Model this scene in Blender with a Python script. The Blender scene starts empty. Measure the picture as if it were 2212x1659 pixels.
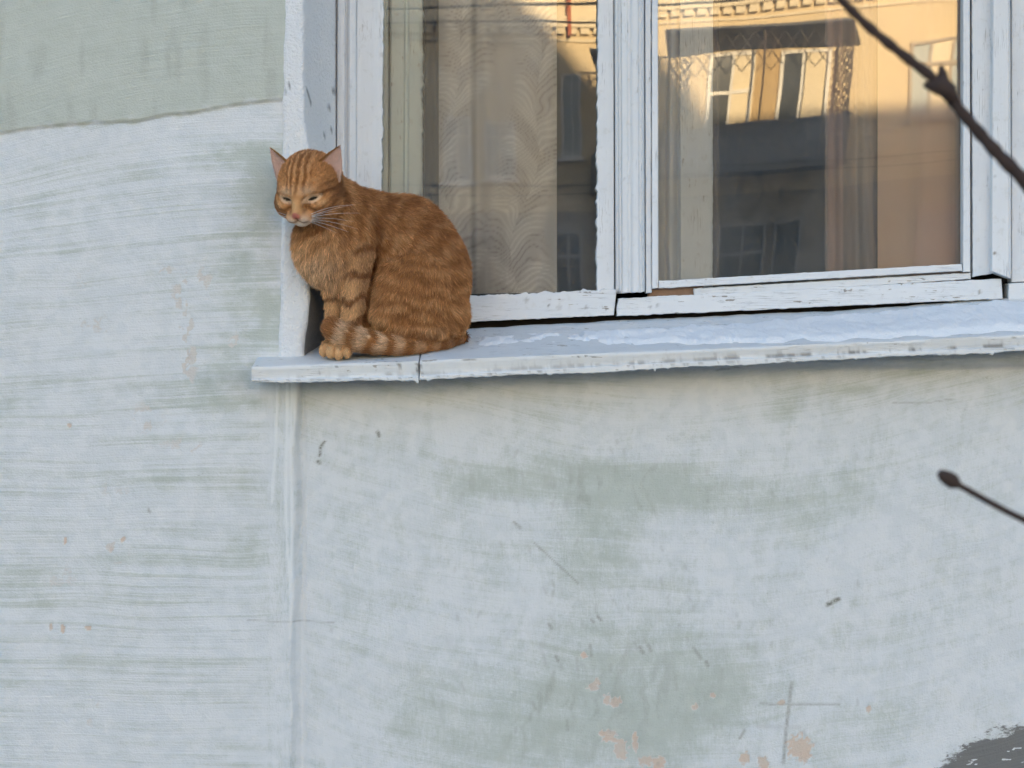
import bpy, math, random
import numpy as np
from mathutils import Vector, Matrix

random.seed(7)
RNG = np.random.default_rng(7)
SC = bpy.context.scene
COL = SC.collection

# ------------------------------------------------------------------ camera
EYE = np.array([0.0, -3.5, 1.65])
FPX = 5000.0                      # focal length in units of a 2212 px wide picture
PITCH = math.radians(-1.5)
cam = bpy.data.cameras.new('camera')
cam.sensor_width = 36.0
cam.lens = 36.0 * FPX / 2212.0
cam.clip_start = 0.05
cam.clip_end = 400.0
cam.dof.use_dof = True
cam.dof.focus_distance = 3.50
cam.dof.aperture_fstop = 20.0
camo = bpy.data.objects.new('camera', cam)
camo.location = EYE
camo.rotation_euler = (math.pi / 2 + PITCH, 0, 0)
COL.objects.link(camo)
SC.camera = camo

# ------------------------------------------------------------------ sky, sun, exposure
SUN_EL = math.radians(9.0)
SUN_AZ = math.radians(4.0)        # sun stands behind the house (+Y), a little to the right
world = bpy.data.worlds.new('World')
SC.world = world
world.use_nodes = True
wn = world.node_tree.nodes
wl = world.node_tree.links
bg = wn['Background']
sky = wn.new('ShaderNodeTexSky')
sky.sky_type = 'NISHITA'
sky.sun_disc = False
sky.sun_elevation = SUN_EL
sky.sun_rotation = SUN_AZ
sky.air_density = 1.0
sky.dust_density = 0.7
sky.ozone_density = 0.6
tint = wn.new('ShaderNodeMix')          # white balance of the shade: the whole sky, evenly
tint.data_type = 'RGBA'
tint.blend_type = 'MULTIPLY'
tint.inputs[0].default_value = 1.0
tint.inputs[7].default_value = (1.02, 1.0, 1.10, 1)
wl.new(sky.outputs[0], tint.inputs[6])
wl.new(tint.outputs[2], bg.inputs[0])
bg.inputs[1].default_value = 0.078
sun = bpy.data.lights.new('sun', 'SUN')
sun.energy = 5.0
sun.angle = math.radians(0.6)
sun.color = (1.0, 0.76, 0.45)
suno = bpy.data.objects.new('sun', sun)
sd = Vector((math.sin(SUN_AZ) * math.cos(SUN_EL), math.cos(SUN_AZ) * math.cos(SUN_EL), math.sin(SUN_EL)))
suno.rotation_euler = sd.to_track_quat('Z', 'Y').to_euler()
COL.objects.link(suno)
VS = SC.view_settings
VS.view_transform = 'Standard'
VS.look = 'None'
VS.gamma = 1.0
VS.use_curve_mapping = False
VS.exposure = 2.72
CY = SC.cycles
CY.use_adaptive_sampling = True
CY.adaptive_threshold = 0.02
CY.max_bounces = 5
CY.diffuse_bounces = 2
CY.glossy_bounces = 3
CY.transmission_bounces = 2
CY.transparent_max_bounces = 10
CY.caustics_reflective = False
CY.caustics_refractive = False

# ------------------------------------------------------------------ helpers
_cp, _sp = math.cos(PITCH), math.sin(PITCH)
FWD = np.array([0, _cp, _sp]); UP = np.array([0, -_sp, _cp]); RIGHT = np.array([1.0, 0, 0])

def P(px, py, y):
    """point on the plane at depth y that stands px, py (2212 px wide picture)"""
    px = np.asarray(px, float); py = np.asarray(py, float); y = np.asarray(y, float)
    a = (px - 1106.0) / FPX; b = (829.5 - py) / FPX
    dy = FWD[1] + b * UP[1]; dz = FWD[2] + b * UP[2]
    t = (y - EYE[1]) / dy
    return np.stack(np.broadcast_arrays(EYE[0] + a * t, y + 0 * t, EYE[2] + dz * t), -1)

def empty(name, loc=(0, 0, 0), parent=None):
    o = bpy.data.objects.new(name, None)
    o.location = loc
    o.empty_display_size = 0.1
    COL.objects.link(o)
    if parent: o.parent = parent
    return o

def tag(o, label, cat, group=None, kind=None):
    o['label'] = label; o['category'] = cat
    if group: o['group'] = group
    if kind: o['kind'] = kind
    return o

def mesh_obj(name, verts, faces, m, parent=None, smooth=True, attrs=None):
    me = bpy.data.meshes.new(name)
    verts = np.asarray(verts, np.float64).reshape(-1, 3)
    me.from_pydata(verts.tolist() if len(verts) < 3000 else [tuple(v) for v in verts.tolist()], [],
                   faces.tolist() if isinstance(faces, np.ndarray) else faces)
    if attrs:
        for k, v in attrs.items():
            v = np.asarray(v, np.float32)
            if v.ndim == 1:
                a = me.attributes.new(k, 'FLOAT', 'POINT'); a.data.foreach_set('value', v.ravel())
            else:
                a = me.attributes.new(k, 'FLOAT_VECTOR', 'POINT'); a.data.foreach_set('vector', v.ravel())
    me.update()
    if smooth: me.shade_smooth()
    if m: me.materials.append(m)
    o = bpy.data.objects.new(name, me)
    COL.objects.link(o)
    if parent: o.parent = parent
    return o

class MB:
    """collects boxes, tubes and grids into one mesh"""
    def __init__(s): s.v = []; s.f = []
    def add(s, v, f):
        n = len(s.v); s.v += [tuple(p) for p in v]; s.f += [tuple(i + n for i in q) for q in f]; return s
    def box(s, lo, hi, bev=0.0):
        (x0, y0, z0), (x1, y1, z1) = lo, hi
        v = [(x0, y0, z0), (x1, y0, z0), (x1, y1, z0), (x0, y1, z0), (x0, y0, z1), (x1, y0, z1), (x1, y1, z1), (x0, y1, z1)]
        return s.add(v, [(0, 3, 2, 1), (4, 5, 6, 7), (0, 1, 5, 4), (1, 2, 6, 5), (2, 3, 7, 6), (3, 0, 4, 7)])
    def tube(s, pts, rads, n=8, cap=True):
        pts = [Vector(p) for p in pts]
        if not hasattr(rads, '__len__'): rads = [rads] * len(pts)
        rings = []
        ref = Vector((0.31, 0.2, 0.93))
        v = []; f = []
        for i, p in enumerate(pts):
            d = (pts[min(i + 1, len(pts) - 1)] - pts[max(i - 1, 0)]).normalized()
            a = d.cross(ref).normalized(); b = d.cross(a)
            for k in range(n):
                t = 2 * math.pi * k / n
                v.append(p + (a * math.cos(t) + b * math.sin(t)) * rads[i])
        for i in range(len(pts) - 1):
            for k in range(n):
                f.append((i * n + k, i * n + (k + 1) % n, (i + 1) * n + (k + 1) % n, (i + 1) * n + k))
        if cap:
            f.append(tuple(range(n))[::-1]); f.append(tuple((len(pts) - 1) * n + k for k in range(n)))
        return s.add(v, f)
    def build(s, name, m, parent=None, smooth=False):
        return mesh_obj(name, s.v, s.f, m, parent, smooth)

# numpy value noise -------------------------------------------------
def _h(ix, iy, iz, seed):
    n = (ix.astype(np.int64) * 374761393 + iy.astype(np.int64) * 668265263 + iz.astype(np.int64) * 2147483647 + seed * 974634777) & 0xffffffff
    n = ((n ^ (n >> 13)) * 1274126177) & 0xffffffff
    n = (n ^ (n >> 16)) & 0xffff
    return n / 65535.0

def vnoise(x, y, z=0.0, seed=0):
    x, y, z = np.broadcast_arrays(np.asarray(x, float), np.asarray(y, float), np.asarray(z, float))
    ix, iy, iz = np.floor(x), np.floor(y), np.floor(z)
    fx, fy, fz = x - ix, y - iy, z - iz
    fx = fx * fx * (3 - 2 * fx); fy = fy * fy * (3 - 2 * fy); fz = fz * fz * (3 - 2 * fz)
    r = 0
    for dx in (0, 1):
        wx = fx if dx else 1 - fx
        for dy in (0, 1):
            wy = fy if dy else 1 - fy
            for dz in (0, 1):
                wz = fz if dz else 1 - fz
                r = r + wx * wy * wz * _h(ix + dx, iy + dy, iz + dz, seed)
    return r

def vn2(x, y, seed=0):
    x, y = np.broadcast_arrays(np.asarray(x, float), np.asarray(y, float))
    ix, iy = np.floor(x), np.floor(y)
    fx, fy = x - ix, y - iy
    fx = fx * fx * (3 - 2 * fx); fy = fy * fy * (3 - 2 * fy)
    z = np.zeros_like(ix)
    a = _h(ix, iy, z, seed); b = _h(ix + 1, iy, z, seed); c = _h(ix, iy + 1, z, seed); d = _h(ix + 1, iy + 1, z, seed)
    return (a * (1 - fx) + b * fx) * (1 - fy) + (c * (1 - fx) + d * fx) * fy

def fbm(x, y, oct=4, seed=0, gain=0.5):
    r = 0; a = 1; s = 0
    for i in range(oct):
        r = r + a * vn2(x * 2 ** i + 17.3 * i, y * 2 ** i + 5.1 * i, seed + i); s += a; a *= gain
    return r / s

def ss(a, b, x):
    t = np.clip((x - a) / (b - a), 0, 1)
    return t * t * (3 - 2 * t)

def gauss(X, Y, cx, cy, sx, sy):
    return np.exp(-((X - cx) / sx) ** 2 - ((Y - cy) / sy) ** 2)

def pline(X, Y, pts):
    """distance to a polyline"""
    d = np.full(np.shape(X), 1e9)
    for (x0, y0), (x1, y1) in zip(pts[:-1], pts[1:]):
        vx, vy = x1 - x0, y1 - y0
        t = np.clip(((X - x0) * vx + (Y - y0) * vy) / (vx * vx + vy * vy + 1e-9), 0, 1)
        d = np.minimum(d, np.hypot(X - x0 - t * vx, Y - y0 - t * vy))
    return d

def grid_faces(nr, nc, off=0, flip=False):
    i, j = np.meshgrid(np.arange(nr - 1), np.arange(nc - 1), indexing='ij')
    a = (i * nc + j).ravel() + off
    q = np.stack([a, a + 1, a + nc + 1, a + nc], -1)
    return q[:, ::-1] if flip else q

# node materials ----------------------------------------------------
class NT:
    def __init__(s, name):
        s.m = bpy.data.materials.new(name); s.m.use_nodes = True
        s.t = s.m.node_tree; s.t.nodes.clear()
        s.out = s.t.nodes.new('ShaderNodeOutputMaterial')
    def n(s, ty, **kw):
        nd = s.t.nodes.new('ShaderNode' + ty)
        for k, v in kw.items(): setattr(nd, k, v)
        return nd
    def set(s, sock, v):
        if isinstance(v, bpy.types.NodeSocket): s.t.links.new(v, sock)
        elif isinstance(v, (tuple, list)) and len(v) == 3 and sock.type == 'RGBA': sock.default_value = (*v, 1)
        else: sock.default_value = v
    def pos(s): return s.n('NewGeometry').outputs['Position']
    def obj(s): return s.n('TexCoord').outputs['Object']
    def attr(s, name, out='Fac'): return s.n('Attribute', attribute_name=name).outputs[out]
    def map(s, vec, scale=(1, 1, 1), loc=(0, 0, 0), rot=(0, 0, 0)):
        m = s.n('Mapping'); s.set(m.inputs[0], vec); m.inputs['Scale'].default_value = scale
        m.inputs['Location'].default_value = loc; m.inputs['Rotation'].default_value = rot
        return m.outputs[0]
    def noise(s, vec, scale=5, detail=4, rough=0.55, dist=0.0):
        nd = s.n('TexNoise'); s.set(nd.inputs['Vector'], vec); nd.inputs['Scale'].default_value = scale
        nd.inputs['Detail'].default_value = detail; nd.inputs['Roughness'].default_value = rough; nd.inputs['Distortion'].default_value = dist
        return nd.outputs['Fac']
    def math(s, op, a, b=0.0, clamp=False):
        nd = s.n('Math', operation=op, use_clamp=clamp); s.set(nd.inputs[0], a); s.set(nd.inputs[1], b); return nd.outputs[0]
    def step(s, v, a, b, lo=0.0, hi=1.0):
        nd = s.n('MapRange', interpolation_type='SMOOTHSTEP'); s.set(nd.inputs[0], v)
        nd.inputs[1].default_value = a; nd.inputs[2].default_value = b; nd.inputs[3].default_value = lo; nd.inputs[4].default_value = hi
        return nd.outputs[0]
    def mix(s, fac, a, b, blend='MIX'):
        nd = s.n('Mix', data_type='RGBA', blend_type=blend); s.set(nd.inputs[0], fac); s.set(nd.inputs[6], a); s.set(nd.inputs[7], b); return nd.outputs[2]
    def bump(s, h, strength=0.5, dist=0.001, nrm=None):
        nd = s.n('Bump'); s.set(nd.inputs['Height'], h); nd.inputs['Strength'].default_value = strength; nd.inputs['Distance'].default_value = dist
        if nrm: s.set(nd.inputs['Normal'], nrm)
        return nd.outputs[0]
    def done(s, color, rough=0.7, normal=None, spec=0.3, **kw):
        b = s.n('BsdfPrincipled'); s.set(b.inputs['Base Color'], color); s.set(b.inputs['Roughness'], rough)
        b.inputs['Specular IOR Level'].default_value = spec
        if normal: s.set(b.inputs['Normal'], normal)
        for k, v in kw.items(): s.set(b.inputs[k], v)
        s.t.links.new(b.outputs[0], s.out.inputs[0]); return s.m

def m_plain(name, col, rough=0.7, var=0.12, scale=30.0, spec=0.3, bump=0.0):
    t = NT(name); p = t.obj()
    f = t.noise(p, scale, 5)
    c = t.mix(f, tuple(c * (1 - var) for c in col), tuple(min(1, c * (1 + var)) for c in col))
    return t.done(c, rough, t.bump(f, bump, 0.004) if bump else None, spec)

# --- wall: whitewash brushed over green paint, chips to the peach plaster
def m_wall():
    t = NT('whitewashed_plaster'); p = t.pos()
    wh = t.attr('white'); pe = t.attr('peach'); dk = t.attr('dark'); st = t.attr('stain_shade'); dr = t.attr('drip'); up = t.attr('green_panel'); ve = t.attr('vert'); mott = t.attr('mott')
    stv = t.attr('stroke', 'Vector')
    fine_h = t.noise(t.map(stv, (6, 1, 330)), 1.0, 3, 0.65, 0.25)
    fine_v = t.noise(t.map(p, (170, 1, 30), rot=(0, 0.3, 0)), 1.0, 3, 0.6, 2.0)
    wr = t.noise(t.map(p, (120, 1, 260)), 1.0, 3, 0.7, 1.5)
    nv = t.n('Mix', data_type='FLOAT'); t.set(nv.inputs[0], ve); t.set(nv.inputs[2], fine_h); t.set(nv.inputs[3], fine_v)
    fine = nv.outputs[0]
    grain = t.noise(p, 360, 1, 0.6)
    w = t.math('ADD', wh, t.math('MULTIPLY', t.math('SUBTRACT', fine, 0.5), 1.25))
    w = t.math('ADD', w, t.math('MULTIPLY', t.math('SUBTRACT', wr, 0.5), 0.75))
    w = t.math('ADD', w, t.math('MULTIPLY', t.math('SUBTRACT', mott, 0.5), 0.12))
    w = t.step(w, 0.05, 0.92)
    green = t.mix(mott, (0.49, 0.535, 0.495), (0.56, 0.60, 0.565))
    white = t.mix(t.step(mott, 0.3, 0.7), (0.69, 0.72, 0.745), (0.735, 0.757, 0.778))
    c = t.mix(w, green, white)
    panel = t.mix(t.math('ADD', t.math('MULTIPLY', fine_v, 0.3), t.math('MULTIPLY', mott, 0.7)), (0.505, 0.54, 0.485), (0.575, 0.605, 0.555))
    c = t.mix(up, c, panel)
    pm = t.step(t.math('ADD', pe, t.math('MULTIPLY', t.math('SUBTRACT', wr, 0.5), 0.6)), 0.35, 0.62)
    c = t.mix(pm, c, t.mix(t.step(pe, 0.7, 1.1), (0.66, 0.635, 0.605), t.mix(mott, (0.68, 0.53, 0.43), (0.63, 0.57, 0.51))))
    sm = t.math('MULTIPLY', st, t.step(t.math('ADD', wr, t.math('MULTIPLY', fine, 0.4)), 0.5, 0.85, 0.3, 1.0), clamp=True)
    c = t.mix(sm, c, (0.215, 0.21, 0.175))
    c = t.mix(dr, c, (0.80, 0.82, 0.83))
    dm = t.step(t.math('ADD', dk, t.math('MULTIPLY', t.math('SUBTRACT', wr, 0.5), 0.9)), 0.38, 0.66)
    c = t.mix(dm, c, t.mix(fine_h, (0.15, 0.15, 0.147), (0.25, 0.247, 0.24)))
    pore = t.step(t.math('MULTIPLY', wr, t.math('ADD', 0.35, t.math('MULTIPLY', grain, 1.3))), 0.32, 0.17)
    c = t.mix(t.math('MULTIPLY', pore, 0.32), c, (0.27, 0.26, 0.24))
    h = t.math('ADD', t.math('MULTIPLY', grain, 0.7), t.math('ADD', t.math('MULTIPLY', fine, 1.3), t.math('MULTIPLY', wr, 0.9)))
    return t.done(c, 0.9, t.bump(h, 0.42, 0.0024), 0.12)

def m_jamb():
    t = NT('white_rough_render'); p = t.pos()
    g = t.noise(p, 300, 4, 0.65); q = t.noise(p, 25, 4, 0.6); f = t.attr('grey_foot')
    c = t.mix(q, (0.79, 0.81, 0.835), (0.85, 0.86, 0.88))
    c = t.mix(t.step(g, 0.62, 0.8), c, (0.48, 0.50, 0.52))
    greym = t.step(t.math('ADD', f, t.math('MULTIPLY', t.math('SUBTRACT', q, 0.5), 0.6)), 0.4, 0.7)
    c = t.mix(greym, c, t.mix(g, (0.26, 0.255, 0.255), (0.38, 0.375, 0.37)))
    ck = t.attr('crack')
    g2 = t.noise(p, 170, 2, 0.6)
    c = t.mix(ck, c, (0.10, 0.10, 0.105))
    return t.done(c, 0.9, t.bump(t.math('SUBTRACT', t.math('ADD', g, t.math('MULTIPLY', g2, 1.6)), t.math('MULTIPLY', ck, 2.0)), 0.6, 0.004), 0.15)

def m_paint(name, horizontal, wear=1.0, tint=(0.755, 0.775, 0.80)):
    """old white oil paint on wood, cracked along the grain"""
    t = NT(name); p = t.pos()
    sc = (7, 60, 520) if horizontal else (520, 60, 7)
    sc2 = (16, 60, 190) if horizontal else (190, 60, 16)
    g1 = t.noise(t.map(p, sc), 1.0, 2, 0.6, 0.3); g2 = t.noise(t.map(p, sc2), 1.0, 2, 0.65, 0.4)
    q = t.noise(p, 14, 2, 0.6); fl = t.noise(p, 85, 2, 0.6)
    line = t.math('ABSOLUTE', t.math('SUBTRACT', g1, 0.5))
    line = t.step(line, 0.0, 0.018, 1.0, 0.0)
    where = t.step(t.math('ADD', q, t.math('MULTIPLY', t.math('SUBTRACT', g2, 0.5), 0.6)), 0.62 - 0.10 * wear, 0.70 - 0.07 * wear)
    crack = t.math('MULTIPLY', line, where)
    chip = t.step(t.math('ADD', t.math('MULTIPLY', g2, 0.65), t.math('MULTIPLY', fl, 0.35)), 0.665 - 0.02 * wear, 0.69 - 0.02 * wear)
    chip = t.math('MULTIPLY', chip, t.attr('wear'))
    base = t.mix(q, tuple(c * 0.93 for c in tint), tuple(min(1, c * 1.06) for c in tint))
    base = t.mix(t.math('MULTIPLY', t.step(fl, 0.55, 0.75), 0.35), base, (0.60, 0.60, 0.585))
    c = t.mix(t.math('MULTIPLY', crack, 0.75), base, (0.16, 0.15, 0.14))
    c = t.mix(chip, c, t.mix(g1, (0.20, 0.175, 0.15), (0.42, 0.39, 0.35)))
    c = t.mix(t.attr('dirt'), c, (0.15, 0.135, 0.12))
    h = t.math('SUBTRACT', t.math('ADD', t.math('MULTIPLY', g1, 0.7), t.math('MULTIPLY', g2, 0.6)), line)
    return t.done(c, 0.55, t.bump(h, 0.35, 0.0015), 0.3)

def m_glass():
    t = NT('old_window_glass')
    fr = t.n('Fresnel'); fr.inputs['IOR'].default_value = 1.75
    tr = t.n('BsdfTransparent'); tr.inputs[0].default_value = (0.98, 0.988, 0.985, 1)
    gl = t.n('BsdfGlossy'); gl.inputs['Roughness'].default_value = 0.0
    p = t.pos()
    wv = t.noise(t.map(p, (4, 1, 9)), 1.0, 1, 0.4)
    wv2 = t.noise(t.map(p, (10, 1, 60)), 1.0, 1, 0.4)
    z = t.n('SeparateXYZ'); t.set(z.inputs[0], p)
    top = t.math('MULTIPLY', t.step(z.outputs[2], 2.05, 2.16), t.step(z.outputs[0], 0.16, 0.1))
    hgt = t.math('ADD', wv, t.math('MULTIPLY', wv2, t.math('ADD', 0.006, t.math('MULTIPLY', top, 0.04))))
    nb = t.bump(hgt, 1.0, 0.00012)
    t.set(gl.inputs['Normal'], nb)
    mx = t.n('MixShader'); t.set(mx.inputs[0], fr.outputs[0]); t.set(mx.inputs[1], tr.outputs[0]); t.set(mx.inputs[2], gl.outputs[0])
    du = t.n('BsdfDiffuse'); du.inputs[0].default_value = (0.75, 0.77, 0.78, 1)
    m2 = t.n('MixShader'); t.set(m2.inputs[0], t.step(t.noise(p, 9, 2, 0.6), 0.2, 0.9, 0.02, 0.065)); t.set(m2.inputs[1], mx.outputs[0]); t.set(m2.inputs[2], du.outputs[0])
    t.t.links.new(m2.outputs[0], t.out.inputs[0])
    return t.m

def m_attrcol(name, attr, rough=0.8, spec=0.2, bumpscale=0, tr=0.0, fuzz=0.0):
    t = NT(name); c = t.attr(attr, 'Color'); p = t.obj()
    f = t.noise(p, 220, 3)
    c = t.mix(0.25, c, t.mix(f, (0.2, 0.2, 0.2), (0.8, 0.8, 0.8)), 'OVERLAY')
    b = t.bump(f, 0.3, bumpscale) if bumpscale else None
    return t.done(c, rough, b, spec)

WALL = m_wall(); JAMB = m_jamb()
PV = m_paint('white_paint_upright', False, 0.6); PH = m_paint('white_paint_level', True, 1.6)
PSILL = m_paint('white_paint_sill', True, 1.0, (0.755, 0.765, 0.765))
GLASS = m_glass()
GAP_DARK = m_plain('gap_shade_dark_wood', (0.035, 0.028, 0.024), 0.85)  # near black, so the shade of the frame gaps sits in the colour
BROWNWOOD = m_plain('bare_brown_wood', (0.30, 0.19, 0.13), 0.8, 0.25, 90)

# ------------------------------------------------------------------ ground, far setting
def m_snow(name='packed_snow', s=1.0):
    t = NT(name); p = t.pos()
    a = t.noise(p, 6 * s, 5, 0.6); b = t.noise(p, 260 * s, 3, 0.6)
    c = t.mix(a, (0.92, 0.93, 0.94), (0.96, 0.965, 0.97))
    return t.done(c, 0.75, t.bump(t.math('ADD', a, t.math('MULTIPLY', b, 0.3)), 0.5, 0.012 / s ** 0.5), 0.3, **{'Subsurface Weight': 0.0})
g = MB()
NG = 24
xs = np.linspace(-120, 120, NG); ys = np.linspace(-150, 60, NG)
gx, gy = np.meshgrid(xs, ys, indexing='ij')
gz = (fbm(gx / 9, gy / 9, 3, 3) - 0.5) * 0.12
gz[np.abs(gy) < 12] *= 0.3
def m_street():
    t = NT('trodden_slush_on_asphalt'); p = t.pos()
    a = t.noise(p, 0.5, 3, 0.6); b_ = t.noise(p, 7, 2, 0.6)
    c = t.mix(t.step(t.math('ADD', a, t.math('MULTIPLY', b_, 0.3)), 0.55, 0.8), (0.07, 0.07, 0.072), (0.42, 0.43, 0.45))
    return t.done(c, 0.7)
ground = mesh_obj('ground', np.stack([gx, gy, gz - 0.02], -1), grid_faces(NG, NG), m_street())
ground['kind'] = 'structure'

# ------------------------------------------------------------------ the house with the window
house = empty('house', (0, 0.0, 0))
tag(house, 'old house with whitewashed green plaster wall and white wooden window above the cat', 'house')

# sill lines (px): front arris, face foot, lip foot, back edge
_sx = [480, 543, 905, 1577, 2212, 3000]
S_TOP = [796, 793, 780, 753, 724, 690]
S_FACE = [820, 818, 811, 776, 747, 713]
S_LIP = [829, 828, 822, 791, 761, 727]
_bx = [480, 1015, 1332, 1637, 1864, 2165, 3000]
S_BACK = [735, 711, 695, 681, 673, 651, 600]
YF, YB = -0.075, 0.15
def sline(px, k):
    return np.interp(px, _sx, {'top': S_TOP, 'face': S_FACE, 'lip': S_LIP}[k]) if k != 'back' else np.interp(px, _bx, S_BACK)

# --- plaster wall
X0, X1, Y0, Y1, STEP = -200.0, 2400.0, -120.0, 1800.0, 3.5
wx = np.arange(X0, X1 + 1, STEP); wy = np.arange(Y0, Y1 + 1, STEP)
WX, WY = np.meshgrid(wx, wy, indexing='ij')
ledge = np.interp(WX, [-200, 0, 150, 300, 420, 520, 612, 700], [306, 286, 268, 258, 240, 222, 214, 205]) + (vn2(WX / 60, WY * 0, 4) - 0.5) * 6
panel = ss(9, -7, WY - ledge + (fbm(WX / 26, WY / 12, 3, 44) - 0.5) * 26) * (WX < 640)
panel_step = ss(2.5, -2.5, WY - ledge) * (WX < 640)
edge = 642 + (vn2(WX * 0, WY / 45, 8) - 0.5) * 9 - ss(1100, 1500, WY) * 8
rec = ss(-6, 7, WX - edge) * ss(780, 800, WY)
# brush strokes of the left field run in flat arcs
ca = np.interp(WY, [250, 600, 1000, 1600], [0.00026, 0.00012, 0.00003, -0.00004])
SY = WY - ca * (640 - WX) ** 2 + (vn2(WX / 170, WY / 120, 61) - 0.5) * 16
n1 = fbm(WX / 360, SY / 6.5, 3, 21); n2 = fbm(WX / 420, SY / 22, 3, 22); n3 = fbm(WX / 90, WY / 90, 4, 23); n4 = fbm(WX / 22, WY / 22, 3, 24)
left = 0.80 + 1.0 * (n1 - 0.5) + 0.6 * (n2 - 0.5) + 0.35 * (n3 - 0.5)
for cx, cy, sx, sy, a in [(570, 385, 55, 70, .75), (500, 330, 90, 25, .35), (525, 610, 60, 110, .65), (590, 690, 40, 70, .6), (500, 790, 70, 60, .5), (455, 870, 110, 40, .55), (560, 480, 40, 60, .35),
                          (300, 380, 60, 30, .2), (60, 690, 90, 25, .25), (30, 870, 60, 30, .35), (390, 1150, 60, 30, .35), (350, 1050, 40, 30, .25), (545, 1180, 70, 40, .55), (575, 1300, 40, 40, .35), (40, 1250, 70, 40, .2),
                          (540, 1050, 120, 60, .2), (90, 1310, 60, 20, .35), (300, 1400, 300, 120, .10)]:
    left -= a * gauss(WX, WY, cx, cy, sx, sy) * (0.45 + 1.1 * n4)
WXW = WX + (fbm(WX / 70, WY / 70, 3, 36) - 0.5) * 60 + 0.12 * WY; WYW = WY + (fbm(WX / 80, WY / 60, 3, 37) - 0.5) * 90 - 0.06 * WX
v1 = fbm(WXW / 15, WYW / 60, 4, 31); v2 = fbm(WXW / 55, WYW / 110, 4, 32); hb = fbm(WX / 240, (WY + 0.00022 * (WX - 1450) ** 2 + (fbm(WX / 260, WY / 160, 2, 38) - 0.5) * 50) / 12, 3, 34)
low = 0.80 + 0.55 * (v1 - 0.5) + 0.35 * (v2 - 0.5) + 0.5 * (hb - 0.5)
for cx, cy, sx, sy, a in [(1010, 1050, 80, 45, .45), (1130, 1040, 110, 45, .5), (1330, 1050, 120, 60, .62), (1460, 1055, 90, 45, .6), (1290, 1130, 110, 70, .45), (1300, 1230, 120, 60, .40), (1190, 980, 45, 50, .25),
                          (1650, 1080, 200, 60, .33), (1850, 1050, 70, 60, .30), (1690, 880, 40, 40, .5), (1830, 840, 90, 14, .45), (1980, 810, 80, 12, .35), (1400, 1330, 160, 60, .25), (1330, 1450, 260, 80, .52),
                          (1200, 1570, 240, 90, .62), (1420, 1590, 150, 80, .55), (1550, 1500, 90, 70, .45), (1900, 1560, 100, 40, .38), (900, 1500, 90, 120, .25), (760, 1200, 60, 200, .22), (1740, 1140, 60, 50, .3), (1080, 1640, 160, 40, .3),
                          (1780, 1620, 60, 40, .25), (1250, 1340, 60, 90, .25), (1880, 1400, 150, 40, .12), (1040, 1250, 60, 90, .2)]:
    low -= a * gauss(WX, WY, cx, cy, sx, sy) * (0.4 + 1.2 * v1)
vb = fbm(WX / 9, WY / 240, 3, 41)
band = gauss(WX, 0 * WY, 612, 0, 42, 1) * ss(800, 860, WY)
white = left * (1 - rec) + low * rec
white = white * (1 - 0.75 * band) + 0.75 * band * (0.78 + 0.9 * (vb - 0.5))
vert = np.clip(np.maximum(rec * 0.5 * ss(840, 960, WY), band), 0, 1)
# peach chips
pn = fbm(WX / 16, WY / 20, 4, 51, 0.6)
peach = np.zeros_like(WX)
for cx, cy, sx, sy, a in [(395, 640, 30, 60, .5), (405, 760, 28, 110, .55), (345, 590, 60, 30, .42), (250, 1190, 34, 30, .6), (500, 735, 30, 45, .5), (430, 600, 60, 40, .4), (205, 700, 60, 40, .33), (320, 900, 60, 60, .36),
                          (180, 600, 30, 60, .3), (130, 1250, 80, 60, .3), (560, 880, 60, 20, .3), (400, 960, 100, 40, .33), (190, 1540, 50, 60, .33), (60, 1500, 60, 60, .2), (600, 900, 40, 30, .3), (250, 1060, 60, 60, .3)]:
    peach = np.maximum(peach, a * gauss(WX, WY, cx, cy, sx, sy) * 1.7 * ss(0.44, 0.64, pn))
for cx, cy, sx, sy in [(1282, 1487, 13, 10), (1292, 1476, 6, 10), (1312, 1515, 9, 16), (1330, 1520, 15, 12), (1315, 1592, 17, 14), (1342, 1625, 15, 24), (1374, 1605, 7, 24), (1396, 1648, 18, 11), (1424, 1652, 16, 14), (1540, 1507, 7, 6),
                       (1503, 1530, 8, 7), (1730, 1619, 28, 28), (1262, 1418, 8, 8), (1650, 1650, 12, 16), (1610, 1640, 10, 16), (1878, 1534, 6, 9), (1690, 1522, 12, 6), (142, 1168, 5, 7), (265, 1165, 6, 7), (110, 1355, 4, 9), (136, 1357, 5, 9), (190, 1357, 7, 6), (150, 920, 5, 6)]:
    rr = np.hypot((WX - cx) / sx, (WY - cy) / sy)
    peach = np.maximum(peach, 1.15 * ss(1.25, 0.75, rr + (vn2(WX / 5, WY / 5, 52) - 0.5) * 0.9))
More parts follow.
